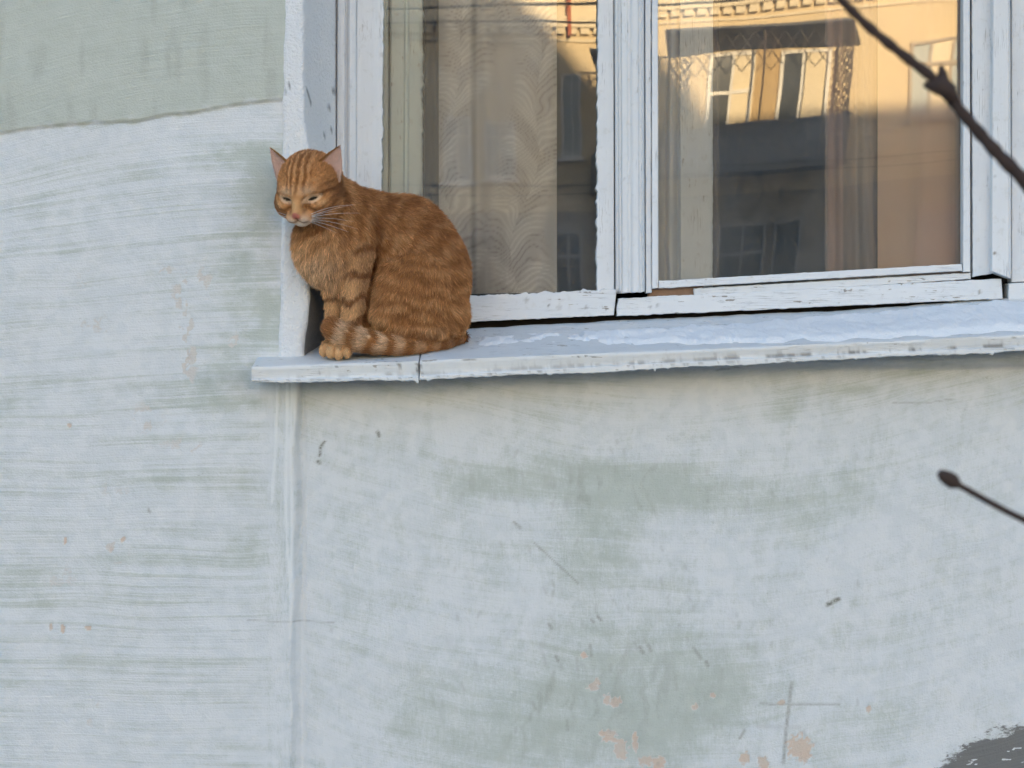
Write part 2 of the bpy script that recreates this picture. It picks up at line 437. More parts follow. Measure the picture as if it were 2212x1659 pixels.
# stains, pencil cross, smears, cracks, painted shade under the sill
stain_shade = np.zeros_like(WX)
for pts, wd, a in [([(1712, 1478), (1706, 1530), (1700, 1580), (1694, 1650)], 4, .62), ([(1645, 1521), (1665, 1524), (1730, 1524), (1815, 1524)], 2.4, .5), ([(1640, 1572), (1730, 1574)], 5, .2), ([(700, 955), (692, 965), (689, 985)], 3.2, 1.0), ([(686, 998), (689, 1001)], 4, 1.),
                   ([(815, 934), (818, 942)], 4, 1.0), ([(1790, 1308), (1802, 1302), (1814, 1297)], 5, 1.0), ([(1155, 1175), (1215, 1230), (1250, 1262)], 1.7, .6), ([(1548, 800), (1600, 792), (1700, 780)], 2, .5),
                   ([(535, 1340), (720, 1346)], 1.6, .45), ([(1110, 1130), (1124, 1142)], 3.4, .6), ([(1930, 870), (2000, 872), (2060, 862)], 1.6, .4), ([(320, 1100), (324, 1106)], 2.5, .7),
                   ([(1277, 1340), (1284, 1347)], 3, .6), ([(1291, 1333), (1299, 1342)], 3, .7), ([(1186, 1350), (1192, 1360)], 3.5, .6), ([(1384, 1400), (1390, 1412)], 4, .7), ([(1402, 1396), (1407, 1408)], 4, .6), ([(1500, 1402), (1515, 1424)], 3.5, .55), ([(1527, 1432), (1530, 1440)], 4, .7), ([(1610, 1580), (1600, 1598)], 3, .6),
                   ([(1201, 1420), (1206, 1430)], 3.5, .6), ([(1275, 1395), (1278, 1420)], 3, .45), ([(1150, 1520), (1158, 1535)], 3, .4), ([(1225, 1560), (1227, 1580)], 3, .4)]:
    d = pline(WX, WY, pts)
    stain_shade = np.maximum(stain_shade, a * ss(wd * 1.5, wd * 0.4, d))
for k in range(150):          # little rub marks on the lower field
    cx, cy = RNG.uniform(950, 1900), RNG.uniform(950, 1640)
    if RNG.random() < 0.5: cx = RNG.normal(1300, 180); cy = RNG.normal(1430, 130)
    ln = RNG.uniform(4, 16); an = RNG.normal(1.45, 0.25)
    sl = (np.abs(WX - cx) < 40) & (np.abs(WY - cy) < 40)
    if sl.any():
        d = pline(WX[sl], WY[sl], [(cx, cy), (cx + ln * math.cos(an), cy + ln * math.sin(an))])
        stain_shade[sl] = np.maximum(stain_shade[sl], RNG.uniform(.08, .30) * ss(5, 1, d))
stain_shade = np.maximum(stain_shade, 0.30 * ss(0.60, 0.8, v1) * gauss(WX, WY, 1350, 1060, 420, 70) * rec)
stain_shade = np.maximum(stain_shade, 0.30 * ss(0.55, 0.8, v1) * gauss(WX, WY, 1250, 1500, 320, 160) * rec)
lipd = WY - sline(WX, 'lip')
stain_shade = np.maximum(stain_shade, (WX > 560) * (lipd > -12) * 0.16 * ss(46, 4, lipd + (v2 - 0.5) * 40) * (0.5 + v1))  # shadow below the sill, painted into the wall colour
stain_shade = np.maximum(stain_shade, panel * 0.22 * ss(0.58, 0.8, fbm(WX / 26, WY / 130, 4, 71)))
stain_shade = np.maximum(stain_shade, 0.26 * (WX < 640) * ss(4.0, 1.0, np.abs(WY - ledge - 2.5)) * ss(0.3, 0.6, vn2(WX / 40, WY * 0, 72)))
drip = np.zeros_like(WX)
for pts, wd in [([(599, 826), (598, 900), (594, 985), (587, 1085)], 2.6), ([(621, 826), (620, 900), (619, 1000), (617, 1080), (620, 1180), (626, 1250), (630, 1290)], 3.0),
                ([(631, 826), (629, 950), (630, 1060), (632, 1180), (629, 1290), (629, 1378)], 3.4), ([(640, 826), (637, 900), (634, 960)], 3.6), ([(655, 950), (657, 1100), (655, 1300), (653, 1659)], 4.5)]:
    w_ = pline(WX, WY, pts)
    drip = np.maximum(drip, ss(wd + 1.5, wd - 1.2, w_ + (vn2(WX / 8, WY / 30, 81) - 0.5) * 2) * (0.9 if wd != 4.5 else 0.45))
# dark grey socle paint in the lower right corner
dl = np.interp(WX, [1960, 2015, 2060, 2110, 2160, 2212, 2400], [1750, 1664, 1632, 1600, 1582, 1568, 1540])
dark = np.clip(0.5 + (WY - dl + (fbm(WX / 34, WY / 14, 4, 91, 0.65) - 0.5) * 54) / 56, 0, 1)
dark *= 1 - 0.9 * ss(0.68, 0.72, fbm(WX / 35, WY / 6, 3, 92)) * ss(40, 0, np.abs(WY - (dl + 60)))
# relief
dep = -0.004 * panel_step + 0.012 * rec
dep = dep + (fbm(WX / 260, WY / 200, 3, 95) - 0.5) * 0.005 + (n4 - 0.5) * 0.0007 + (n1 - 0.5) * 0.0006 * (1 - rec) - drip * 0.0012 + np.clip(peach, 0, 1) * 0.0012
dep = dep + 0.004 * gauss(WX, 0 * WY, 652, 0, 7, 1) * ss(830, 900, WY) - 0.003 * gauss(WX, 0 * WY, 630, 0, 12, 1) * ss(830, 900, WY)
hy_ = WY + 0.00022 * (WX - 1450) ** 2 + (fbm(WX / 260, WY / 160, 2, 38) - 0.5) * 50
stroke = np.stack([WX * 0.0007, 0 * WX, (SY * (1 - rec) + hy_ * rec) * 0.0007], -1)
mottv = np.clip(0.5 + (fbm(WX / 30 + n4 * 0.6, WY / 26 + n3, 4, 97, 0.62) - 0.5) * 1.5, 0, 1)
pts = P(WX, WY, 0.0); pts[..., 1] += dep
keep = ~((WX[:-1, :-1] > 632) & (WY[:-1, :-1] < sline(WX[:-1, :-1], 'lip') - 16))
f = grid_faces(len(wx), len(wy), flip=True)[keep.ravel()]
used = np.zeros(WX.size, bool); used[f.ravel()] = True
remap = np.cumsum(used) - 1
flat = lambda a: np.asarray(a).reshape(WX.size, *np.shape(a)[2:])[used]
wall = mesh_obj('wall', flat(pts), remap[f], WALL, house, True,
                {'stroke': flat(stroke), 'mott': flat(mottv), 'white': flat(white), 'peach': flat(peach), 'dark': flat(dark), 'stain_shade': flat(stain_shade), 'drip': flat(drip), 'green_panel': flat(panel), 'vert': flat(vert)})

# the rest of the front, unseen, widened to shade the ground, and the roof over it
OXR, OZT = float(P(2960, 0, 0)[0]), float(P(0, -520, 0)[2])
gx0, gx1 = float(P(X0 + 4, 0, 0)[0]), float(P(X1 - 4, 0, 0)[0])
gz0, gz1 = float(P(0, Y1 - 6, 0)[2]), float(P(0, Y0 + 6, 0)[2])
oxl = float(P(634, 0, 0)[0]); zs = float(P(0, 700, 0)[2])
b = MB()
b.box((-24, 0.004, -0.3), (gx0, 0.4, 11.4)); b.box((gx0, 0.004, gz1), (oxl, 0.4, 11.4)); b.box((gx0, 0.0165, -0.3), (24, 0.4, gz0))
b.box((gx1, 0.0165, gz0), (24, 0.4, zs - 0.06)); b.box((oxl, 0.004, OZT), (24, 0.4, 11.4)); b.box((OXR, 0.004, zs - 0.06), (24, 0.4, OZT))
b.box((gx0, 0.03, gz0), (oxl, 0.4, gz1)); b.box((oxl, 0.03, gz0), (gx1, 0.4, zs - 0.115))
b.build('wall', WALL, house)
b = MB(); b.box((-24, 0.4, -0.3), (-23.6, 10, 11.4)); b.box((23.6, 0.4, -0.3), (24, 10, 11.4)); b.box((-23.6, 9.6, -0.3), (23.6, 10, 11.4)); b.build('wall', WALL, house)
ROOFM = m_plain('roof_sheet', (0.12, 0.115, 0.11), 0.6)
GX, GZ = 6.55, 11.55
b = MB()
b.box((-24.2, -0.1, 11.4), (24.2, 10.2, GZ))
ax, az = -0.1, GZ + (GX + 0.1) * 1.14
v = [(GX, 0.0, GZ), (ax, 0.0, az), (2 * ax - GX, 0.0, GZ), (GX, 9, GZ), (ax, 9, az), (2 * ax - GX, 9, GZ)]
b.add(v, [(0, 1, 2), (5, 4, 3), (0, 3, 4, 1), (1, 4, 5, 2), (0, 2, 5, 3)])
b.build('roof', ROOFM, house)

# --- rendered jamb with its splayed reveal
jy = np.concatenate([np.arange(-560, 330, 12), np.arange(330, 790, 4)])
arr = np.interp(jy, [-560, 0, 200, 260, 300, 320, 600, 645, 690, 725, 760, 800], [654, 655, 656, 657, 663, 668, 668, 669, 664, 658, 655, 655]) + (vn2(jy * 0, jy / 22, 5) - 0.5) * 2.2
lef = np.interp(jy, [-560, 0, 300, 620, 700, 790], [613, 613, 611, 606, 604, 600]) + (fbm(jy * 0 + 3, jy / 30, 3, 6) - 0.5) * 5
us = np.linspace(0, 1, 12); vs_ = np.linspace(0, 1, 22)[1:]
V = []; grey_low = []; crk = []
for i, py in enumerate(jy):
    row = []
    row.append((lef[i] - 1, py, 0.002))
    for u in us:
        x = lef[i] + 1.5 + (arr[i] - lef[i] - 1.5) * u
        row.append((x, py, -0.0065 + 0.003 * (u ** 8) + (vn2(x / 9, py / 9, 9) - 0.5) * 0.0016 + 0.002 * (1 - min(1, u * 8))))
    for w_ in vs_:
        x = arr[i] + (729 - arr[i]) * w_
        row.append((x, py, -0.0035 + 0.156 * w_ + (vn2(w_ * 6, py / 25, 10) - 0.5) * 0.003))
    V.append(row)
V = np.array(V)
JX, JY = V[..., 0], V[..., 1]
grey_low = ss(590, 640, JY) * (JX > arr[:, None] + 0.5) * 1.0  # reveal turns grey towards its foot
crk = np.zeros_like(JX)
for pts_, wd in [([(661, 190), (665, 200), (671, 219)], 1.6), ([(718, 197), (722, 195), (719, 205)], 1.8), ([(706, 236), (712, 232)], 1.6), ([(714, 283), (717, 277), (722, 275)], 1.6), ([(700, 291), (708, 287)], 1.5), ([(613, 200), (620, 188), (628, 182)], 1.1)]:
    crk = np.maximum(crk, 0.7 * ss(wd + 1.4, wd - 0.8, pline(JX, JY, pts_)))
mesh_obj('jamb', P(V[..., 0], V[..., 1], V[..., 2]), grid_faces(*JX.shape, flip=True)[:, ::-1], JAMB, house, True, {'grey_foot': grey_low.ravel(), 'crack': crk.ravel()})

# --- boards of the window
def board(name, quad, yf, th, m, parent, bev=1.6, rag=(0, 0, 0, 0), prof=None, step=6.0, wear=0.6, seed=1, dirt=None, warp=0.0008, cols=None):
    """quad = px corners TL, TR, BR, BL at depth yf; rag = raggedness in px of the left, right, top, foot edge"""
    (tl, tr, br, bl) = [np.array(q, float) for q in quad]
    w = max(np.linalg.norm(tr - tl), np.linalg.norm(br - bl)); h = max(np.linalg.norm(bl - tl), np.linalg.norm(br - tr))
    def ticks(L):
        n = max(2, int(min(L / step, 260)))
        a = np.linspace(0, 1, n + 1); e = bev / L
        return np.unique(np.concatenate([[0, e, 1 - e, 1], a[(a > 2.2 * e) & (a < 1 - 2.2 * e)]]))
    s = np.array(cols) if cols is not None else ticks(w)
    t = ticks(h)
    Sg, Tg = np.meshgrid(s, t, indexing='ij')
    Q = ((1 - Sg) * (1 - Tg))[..., None] * tl + (Sg * (1 - Tg))[..., None] * tr + (Sg * Tg)[..., None] * br + ((1 - Sg) * Tg)[..., None] * bl
    d = np.full(Sg.shape, yf)
    if prof is not None: d = d + prof(Sg)
    d = d + (fbm(Q[..., 0] / 70 + seed * 3.7, Q[..., 1] / 70, 2, seed) - 0.5) * warp * 2
    rim = np.zeros(Sg.shape, bool); rim[0] = rim[-1] = True; rim[:, 0] = rim[:, -1] = True
    d = d + rim * 0.0011
    def jag(c, sd): return (fbm(c / 9.0, c * 0 + sd, 3, seed + sd, 0.65) - 0.5) * 2 * 1.2 + (ss(0.66, 0.85, vn2(c / 14, c * 0 + sd, seed + 50 + sd)) * 1.2)
    k = max(1, 3)
    if rag[0]: Q[0, :, 0] -= jag(Q[0, :, 1], 1) * rag[0]; Q[1, :, 0] -= jag(Q[1, :, 1], 1) * rag[0]
    if rag[1]: Q[-1, :, 0] += jag(Q[-1, :, 1], 2) * rag[1]; Q[-2, :, 0] += jag(Q[-2, :, 1], 2) * rag[1]
    if rag[2]: Q[:, 0, 1] -= jag(Q[:, 0, 0], 3) * rag[2]; Q[:, 1, 1] -= jag(Q[:, 1, 0], 3) * rag[2]
    if rag[3]: Q[:, -1, 1] += jag(Q[:, -1, 0], 4) * rag[3]; Q[:, -2, 1] += jag(Q[:, -2, 0], 4) * rag[3]
    front = P(Q[..., 0], Q[..., 1], d)
    nr, nc = Sg.shape
    F = [tuple(q) for q in grid_faces(nr, nc).tolist()]
    loop = [(i, 0) for i in range(nr)] + [(nr - 1, j) for j in range(1, nc)] + [(i, nc - 1) for i in range(nr - 2, -1, -1)] + [(0, j) for j in range(nc - 2, 0, -1)]
    idx = [i * nc + j for i, j in loop]
    back = front.reshape(-1, 3)[idx].copy(); back[:, 1] = yf + th
    n0 = nr * nc; L = len(loop)
    for k in range(L):
        F.append((idx[k], n0 + k, n0 + (k + 1) % L, idx[(k + 1) % L]))
    F.append(tuple(range(n0, n0 + L)))
    F = [q[::-1] for q in F]
    V = np.concatenate([front.reshape(-1, 3), back])
    wr = np.full(len(V), wear)
    dr = np.zeros(len(V))
    if dirt is not None: dr[:n0] = np.clip(dirt(Q[..., 0], Q[..., 1]), 0, 1).ravel()
    o = mesh_obj(name, V, F, m, parent, False, {'wear': wr, 'dirt': dr})
    o.data.shade_smooth()
    try: o.data.set_sharp_from_angle(angle=math.radians(40))
    except Exception: pass
    return o

def spots(*pts_):
    def fn(X, Y):
        r = np.zeros(np.shape(X))
        for x, y, w, a in pts_: r = np.maximum(r, a * ss(w * 1.4, w * 0.5, np.hypot(X - x, Y - y)))
        return r
    return fn

TOPY = -520
window = empty('window', (0, 0, 0), house)
# left casing and left sash
cas = [0, .03, .2, .36, .40, .44, .50, .56, .60, .66, .80, .92, .97, 1]
board('casing', [(731, TOPY), (771, TOPY), (770, 716), (726, 716)], 0.137, 0.05, PV, window, cols=cas,
      prof=lambda s: np.interp(s, cas, [0.006, 0.003, 0.0, 0.0, .002, .007, .0075, .003, .001, .0, .001, .004, .007, .010]), wear=0.25, seed=11)
board('sash_stile', [(773, TOPY), (834, TOPY), (820, 716), (768, 716)], 0.146, 0.035, PV, window, rag=(0, 1.8, 0, 0), wear=0.35, seed=12, step=5,
      prof=lambda s: 0.002 * ss(0.72, 0.76, s), dirt=spots((826, 118, 5, .3)))
board('bottom_rail', [(735, 652), (1332, 625), (1326, 681), (735, 708)], 0.143, 0.035, PH, window, rag=(0, 0, 2.6, .6), wear=1.0, seed=13, step=4.5,
      dirt=spots((1186, 661, 3, .8), (1208, 664, 6, .25), (1266, 664, 4, .5), (1137, 648, 5, .4)))
board('sash_stile', [(1294, TOPY), (1324, TOPY), (1327, 640), (1289, 640)], 0.1455, 0.035, PV, window, rag=(1.8, 0, 0, 0), wear=0.3, seed=14, step=4.5)
mc = [0, .04, .10, .14, .20, .24, .30, .40, .46, .52, .58, .62, .70, .78, .84, .88, .93, .97, 1]
board('mullion', [(1325, TOPY), (1390, TOPY), (1393, 630), (1330, 634)], 0.126, 0.05, PV, window, cols=mc, rag=(0, 0, 0, 1.5), wear=0.35, seed=15,
      prof=lambda s: np.interp(s, mc, [.016, .013, .012, .008, .008, .003, .002, .002, .0045, .0045, .001, .0, .0, .001, .006, .006, .004, .008, .014]), dirt=spots((1335, 632, 5, .9), (1350, 385, 2.5, .6)))
board('sash_stile', [(1392, TOPY), (1405, TOPY), (1407, 632), (1395, 634)], 0.140, 0.035, PV, window, rag=(0, .6, 0, .8), wear=0.5, seed=16)
board('glazing_bead', [(1408, TOPY), (1421, TOPY), (1422, 622), (1408, 624)], 0.136, 0.022, PV, window, wear=0.35, seed=17)
# right sash
board('glazing_bead', [(1423, 607), (2077, 570), (2079, 585), (1423, 623)], 0.1365, 0.020, PH, window, rag=(0, 0, .5, .5), wear=0.55, seed=18, step=5)
board('glazing_bead', [(2080, TOPY), (2094, TOPY), (2096, 587), (2080, 588)], 0.136, 0.022, PV, window, wear=0.35, seed=19)
board('sash_strip', [(1500, 623), (2097, 589), (2097, 603), (1500, 641)], 0.1445, 0.03, PH, window, rag=(3, 0, .6, .8), wear=0.8, seed=20, step=5)
board('bare_strip', [(1400, 620), (1520, 614), (1520, 645), (1400, 650)], 0.152, 0.02, BROWNWOOD, window, seed=21)
board('bottom_rail', [(1336, 645), (2163, 602), (2166, 645), (1332, 683)], 0.139, 0.045, PH, window, rag=(1.2, 0, .6, .8), wear=1.25, seed=22, step=4.5,
      dirt=spots((2116, 631, 4, .7), (1420, 659, 4, .4), (1404, 664, 3, .5)))
board('sash_stile', [(2098, TOPY), (2147, TOPY), (2149, 590), (2101, 598)], 0.1405, 0.035, PV, window, rag=(.5, 0, 0, .6), wear=0.35, seed=23)
board('batten', [(2148, TOPY), (2181, TOPY), (2184, 602), (2142, 586)], 0.124, 0.035, PV, window, wear=0.35, seed=24, rag=(0, 0, 0, .8), dirt=spots((2150, 548, 3.5, 1.0), (2148, 382, 3, .3)),
      prof=lambda s: 0.004 * ss(0.86, 0.95, s))
board('sash_stile', [(2185, TOPY), (2262, TOPY), (2262, 606), (2185, 610)], 0.146, 0.035, PV, window, wear=0.3, seed=25)
board('bottom_rail', [(2179, 612), (2950, 572), (2950, 612), (2178, 648)], 0.141, 0.045, PH, window, wear=1.0, seed=26)
board('sash_stile', [(2780, TOPY), (2960, TOPY), (2960, 600), (2780, 604)], 0.146, 0.035, PV, window, wear=0.3, seed=27)
board('head_rail', [(640, TOPY - 20), (2990, TOPY - 20), (2990, TOPY + 90), (640, TOPY + 90)], 0.122, 0.06, PH, window, wear=0.4, seed=28, step=30)
# near-black boards added behind the gaps, standing for the shade in them
for q in ([(735, 640), (2960, 600), (2960, 690), (735, 740)], [(735, TOPY), (800, TOPY), (800, 700), (735, 700)], [(1300, TOPY), (1416, TOPY), (1416, 660), (1300, 660)], [(2086, TOPY), (2230, TOPY), (2230, 640), (2086, 640)]):
    board('gap_backing', q, 0.182, 0.03, GAP_DARK, window, step=200, warp=0)

def pane(x0, y0, x1, y1, yg, yaw, pitch, twist, foot=None):
    """one sheet of old glass, a little turned in its rebate and twisted"""
    nx, ny = 22, 34
    s, t = np.meshgrid(np.linspace(-1, 1, nx), np.linspace(-1, 1, ny), indexing='ij')
    c = P((x0 + x1) / 2, (y0 + y1) / 2, yg)
    a = P(x1, (y0 + y1) / 2, yg)[0] - c[0]; h = c[2] - P((x0 + x1) / 2, y1, yg)[2]
    X = s * a; Z = -t * h
    Y = yaw * X + pitch * Z + twist * X * Z
    fr = np.stack([c[0] + X, c[1] + Y, c[2] + Z], -1); bk = fr + np.array([0, 0.003, 0])
    n = nx * ny
    F = grid_faces(nx, ny, 0, True).tolist() + grid_faces(nx, ny, n).tolist()
    edge_ = [i * ny for i in range(nx)] + [(nx - 1) * ny + j for j in range(1, ny)] + [i * ny + ny - 1 for i in range(nx - 2, -1, -1)] + [j for j in range(ny - 2, 0, -1)]
    for k in range(len(edge_)):
        i, j = edge_[k], edge_[(k + 1) % len(edge_)]
        F.append((i, j, j + n, i + n))
    o = mesh_obj('pane', np.concatenate([fr.reshape(-1, 3), bk.reshape(-1, 3)]), F, GLASS, window, True)
    try: o.data.set_sharp_from_angle(angle=math.radians(40))
    except Exception: pass
    return o
pane(800, TOPY, 1300, 660, 0.168, 0.0175, 0.0068, 0.0)
pane(1416, TOPY, 2086, 628, 0.160, 0.0, 0.0, -0.0125)
pane(2250, TOPY, 2790, 620, 0.165, 0.002, 0.0, 0.0)

# --- inner sash of the double window
PIN = m_paint('grey_green_paint_inner', False, 0.8, (0.78, 0.88, 0.89))
PIN2 = m_paint('white_paint_inner', False, 0.8, (0.87, 0.91, 0.96))
inner = empty('inner_window', (0, 0.27, 0), house)
inner.location = (0, 0, 0)
icols = [0, .05, .3, .42, .48, .54, .6, .8, .9, .97, 1]
board('stile', [(845, -460), (914, -460), (911, 655), (840, 655)], 0.190, 0.04, PIN, inner, rag=(0, 2.2, 0, 0), wear=0.5, seed=31, cols=icols, prof=lambda s: np.interp(s, icols, [.004, 0, 0, .0, .006, .006, .002, .002, .003, .005, .007]))
board('stile', [(760, -460), (838, -460), (838, 655), (760, 655)], 0.186, 0.05, PIN, inner, wear=0.3, seed=32)
board('stile', [(1330, -460), (1400, -460), (1400, 655), (1330, 655)], 0.26, 0.04, PIN2, inner, wear=0.3, seed=33)
board('stile', [(1468, -460), (1541, -460), (1539, 650), (1470, 650)], 0.182, 0.03, PIN2, inner, rag=(0, .8, 0, 0), wear=0.5, seed=34)
board('stile', [(2100, -460), (2200, -460), (2200, 640), (2100, 640)], 0.26, 0.04, PIN2, inner, wear=0.3, seed=35)
board('rail', [(760, 665), (2960, 628), (2960, 720), (760, 720)], 0.30, 0.04, GAP_DARK, inner, wear=0.3, seed=36, step=60)

# --- room behind
ROOM = m_plain('room_wall_paint', (0.30, 0.27, 0.23), 0.9)
b = MB()
b.box((-2.2, 3.6, 0.2), (4.2, 3.7, 3.3)); b.build('room_back_wall', ROOM)['kind'] = 'structure'
b = MB(); b.box((-2.3, 0.4, 0.2), (-2.2, 3.7, 3.3)); b.build('room_side_wall', ROOM)['kind'] = 'structure'
b = MB(); b.box((4.2, 0.4, 0.2), (4.3, 3.7, 3.3)); b.build('room_side_wall', ROOM)['kind'] = 'structure'
b = MB(); b.box((-2.3, 0.4, 0.1), (4.3, 3.7, 0.2)); b.build('room_floor', m_plain('floor_boards', (0.14, 0.08, 0.05), 0.6))['kind'] = 'structure'
b = MB(); b.box((-2.3, 0.4, 3.3), (4.3, 3.7, 3.4)); b.build('room_ceiling', m_plain('ceiling_paint', (0.6, 0.58, 0.55), 0.9))['kind'] = 'structure'

# --- curtains
def curtain(name, px0, px1, py0, py1, yd, amp, folds, colfn, m, label, step=4.0, foldfn=None):
    cx = np.arange(px0, px1 + 1, step); cy = np.arange(py0, py1 + 1, step * 1.6)
    CX, CY = np.meshgrid(cx, cy, indexing='ij')
    u = (CX - px0) / (px1 - px0)
    ph = 2 * math.pi * folds * u + (vn2(CX / 90, CY / 400, 3) - 0.5) * 2.4
    dd = yd + amp * np.sin(ph) * (0.75 + 0.5 * vn2(CX / 60, CY * 0, 5)) + 0.3 * amp * np.sin(2.3 * ph + 1)
    if foldfn is not None: dd = dd + foldfn(CX, CY)
    pts_ = P(CX, CY, dd)
    col = colfn(CX, CY)
    fr = pts_.reshape(-1, 3); bk = fr + np.array([0, 0.0015, 0]); n = len(fr)
    F = np.concatenate([grid_faces(*CX.shape, 0, True), grid_faces(*CX.shape, n)])
    o = mesh_obj(name, np.concatenate([fr, bk]), F, m, None, True, {'print': np.concatenate([col.reshape(-1, 3)] * 2)})
    return tag(o, label, 'curtain')
def m_cloth(name, trans=0.2):
    t = NT(name); c = t.attr('print', 'Color')
    d = t.n('BsdfDiffuse'); t.set(d.inputs[0], c); tr = t.n('BsdfTranslucent'); t.set(tr.inputs[0], c)
    w = t.noise(t.map(t.pos(), (900, 1, 900)), 1.0, 2); t.set(d.inputs['Normal'], t.bump(w, 0.2, 0.0006))
    mx = t.n('MixShader'); mx.inputs[0].default_value = trans; t.set(mx.inputs[1], d.outputs[0]); t.set(mx.inputs[2], tr.outputs[0])
    t.t.links.new(mx.outputs[0], t.out.inputs[0]); return t.m
CLOTH = m_cloth('curtain_cloth')

def plumes(X, Y):
    """plume pattern: curved barbs on both sides of two wavy stems, plus a painted fold shade"""
    base = np.array([0.70, 0.66, 0.63]); hi = np.array([0.94, 0.90, 0.86]); lo = np.array([0.38, 0.30, 0.30])
    v = np.zeros(X.shape); dk = np.zeros(X.shape)
    for sx, ph, s0, wmax in ((1140, 0.0, 1, 85), (985, 1.9, 2, 70)):
        stem = sx + 30 * np.sin(Y / 128.0 + ph) + 12 * np.sin(Y / 47.0 + 2 * ph)
        dx = X - stem; side = np.sign(dx); a = np.abs(dx)
        rise = Y + 1.25 * a - 0.0125 * a * a + side * 19 + (vn2(X / 40, Y / 40, 17) - 0.5) * 14 + (vn2(X / 150, Y / 140, 18) - 0.5) * 50
        env = ss(wmax, wmax * 0.55, a + 20 * np.sin(Y / 62.0 + side * 1.3 + ph))
        cyc = rise / (12.0 + 2 * side) + vn2(X / 30, Y / 30, 7) * 1.2 + vn2(X / 9, Y / 9, 27) * 0.25
        ln = np.abs((cyc % 1.0) - 0.5) * 2
        big = ss(0.1, 0.9, 0.5 + 0.5 * np.sin((rise + 0.5 * a) / 118.0 * 2 * math.pi + side * 1.4 + sx))
        v = np.maximum(v, env * (0.35 * big + ss(0.3, 0.95, ln) * (0.2 + 0.7 * big) * (0.4 + 0.6 * vn2(X / 25, Y / 25, 28))))
        dk = np.maximum(dk, env * ss(0.35, 0.02, ln) * (1 - big) * 0.8)
    col = base + (hi - base) * v[..., None]
    col = col + (lo - col) * (dk * 0.75)[..., None]
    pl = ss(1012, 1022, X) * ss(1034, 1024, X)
    col = col * (1 - 0.45 * pl)[..., None]  # dark stripe: shade of a fold put into the cloth colour
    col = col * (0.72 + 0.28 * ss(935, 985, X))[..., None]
    return col
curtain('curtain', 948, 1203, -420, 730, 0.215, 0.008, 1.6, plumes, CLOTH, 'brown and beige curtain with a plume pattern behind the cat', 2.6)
curtain('curtain', 918, 946, -420, 730, 0.37, 0.006, 1.0, lambda X, Y: np.ones(X.shape + (3,)) * np.array([0.15, 0.125, 0.10]), CLOTH, 'narrow dark brown curtain edge beside the plume patterned curtain')
curtain('curtain', 1405, 1472, -420, 655, 0.192, 0.008, 2.4, lambda X, Y: np.ones(X.shape + (3,)) * np.array([0.89, 0.90, 0.92]), CLOTH, 'pale whitish folded curtain behind the left edge of the large pane')
curtain('curtain', 1541, 1556, -420, 655, 0.31, 0.003, 0.6, lambda X, Y: np.ones(X.shape + (3,)) * np.array([0.24, 0.20, 0.175]), CLOTH, 'thin brown curtain hem beside the inner window stile')
def pinkish(X, Y):
    c = np.ones(X.shape + (3,)) * np.array([0.33, 0.27, 0.25])
    s = ss(1786, 1790, X) * ss(1824, 1818, X); s2 = ss(1846, 1850, X) * ss(1880, 1872, X)
    return c + s[..., None] * np.array([0.17, 0.085, 0.06]) + s2[..., None] * np.array([0.05, 0.06, 0.06])
curtain('curtain', 1782, 1896, -420, 655, 0.21, 0.006, 2.0, pinkish, CLOTH, 'sheer grey curtain with a pink stripe in the large pane')
def tan(X, Y):
    c = np.ones(X.shape + (3,)) * np.array([0.86, 0.62, 0.45])
    s = ss(1985, 1989, X); s2 = ss(2056, 2058, X) * ss(2064, 2062, X)
    return c + s[..., None] * np.array([-0.02, -0.03, -0.015]) + s2[..., None] * np.array([.05, .04, .03])
curtain('curtain', 1896, 2110, -420, 655, 0.19, 0.005, 1.5, tan, CLOTH, 'tan curtain filling the right third of the large pane')
curtain('curtain', 2190, 2900, -420, 700, 0.36, 0.015, 9, lambda X, Y: np.ones(X.shape + (3,)) * np.array([0.55, 0.52, 0.47]), CLOTH, 'cream folded curtain behind the rightmost sash', 8.0)

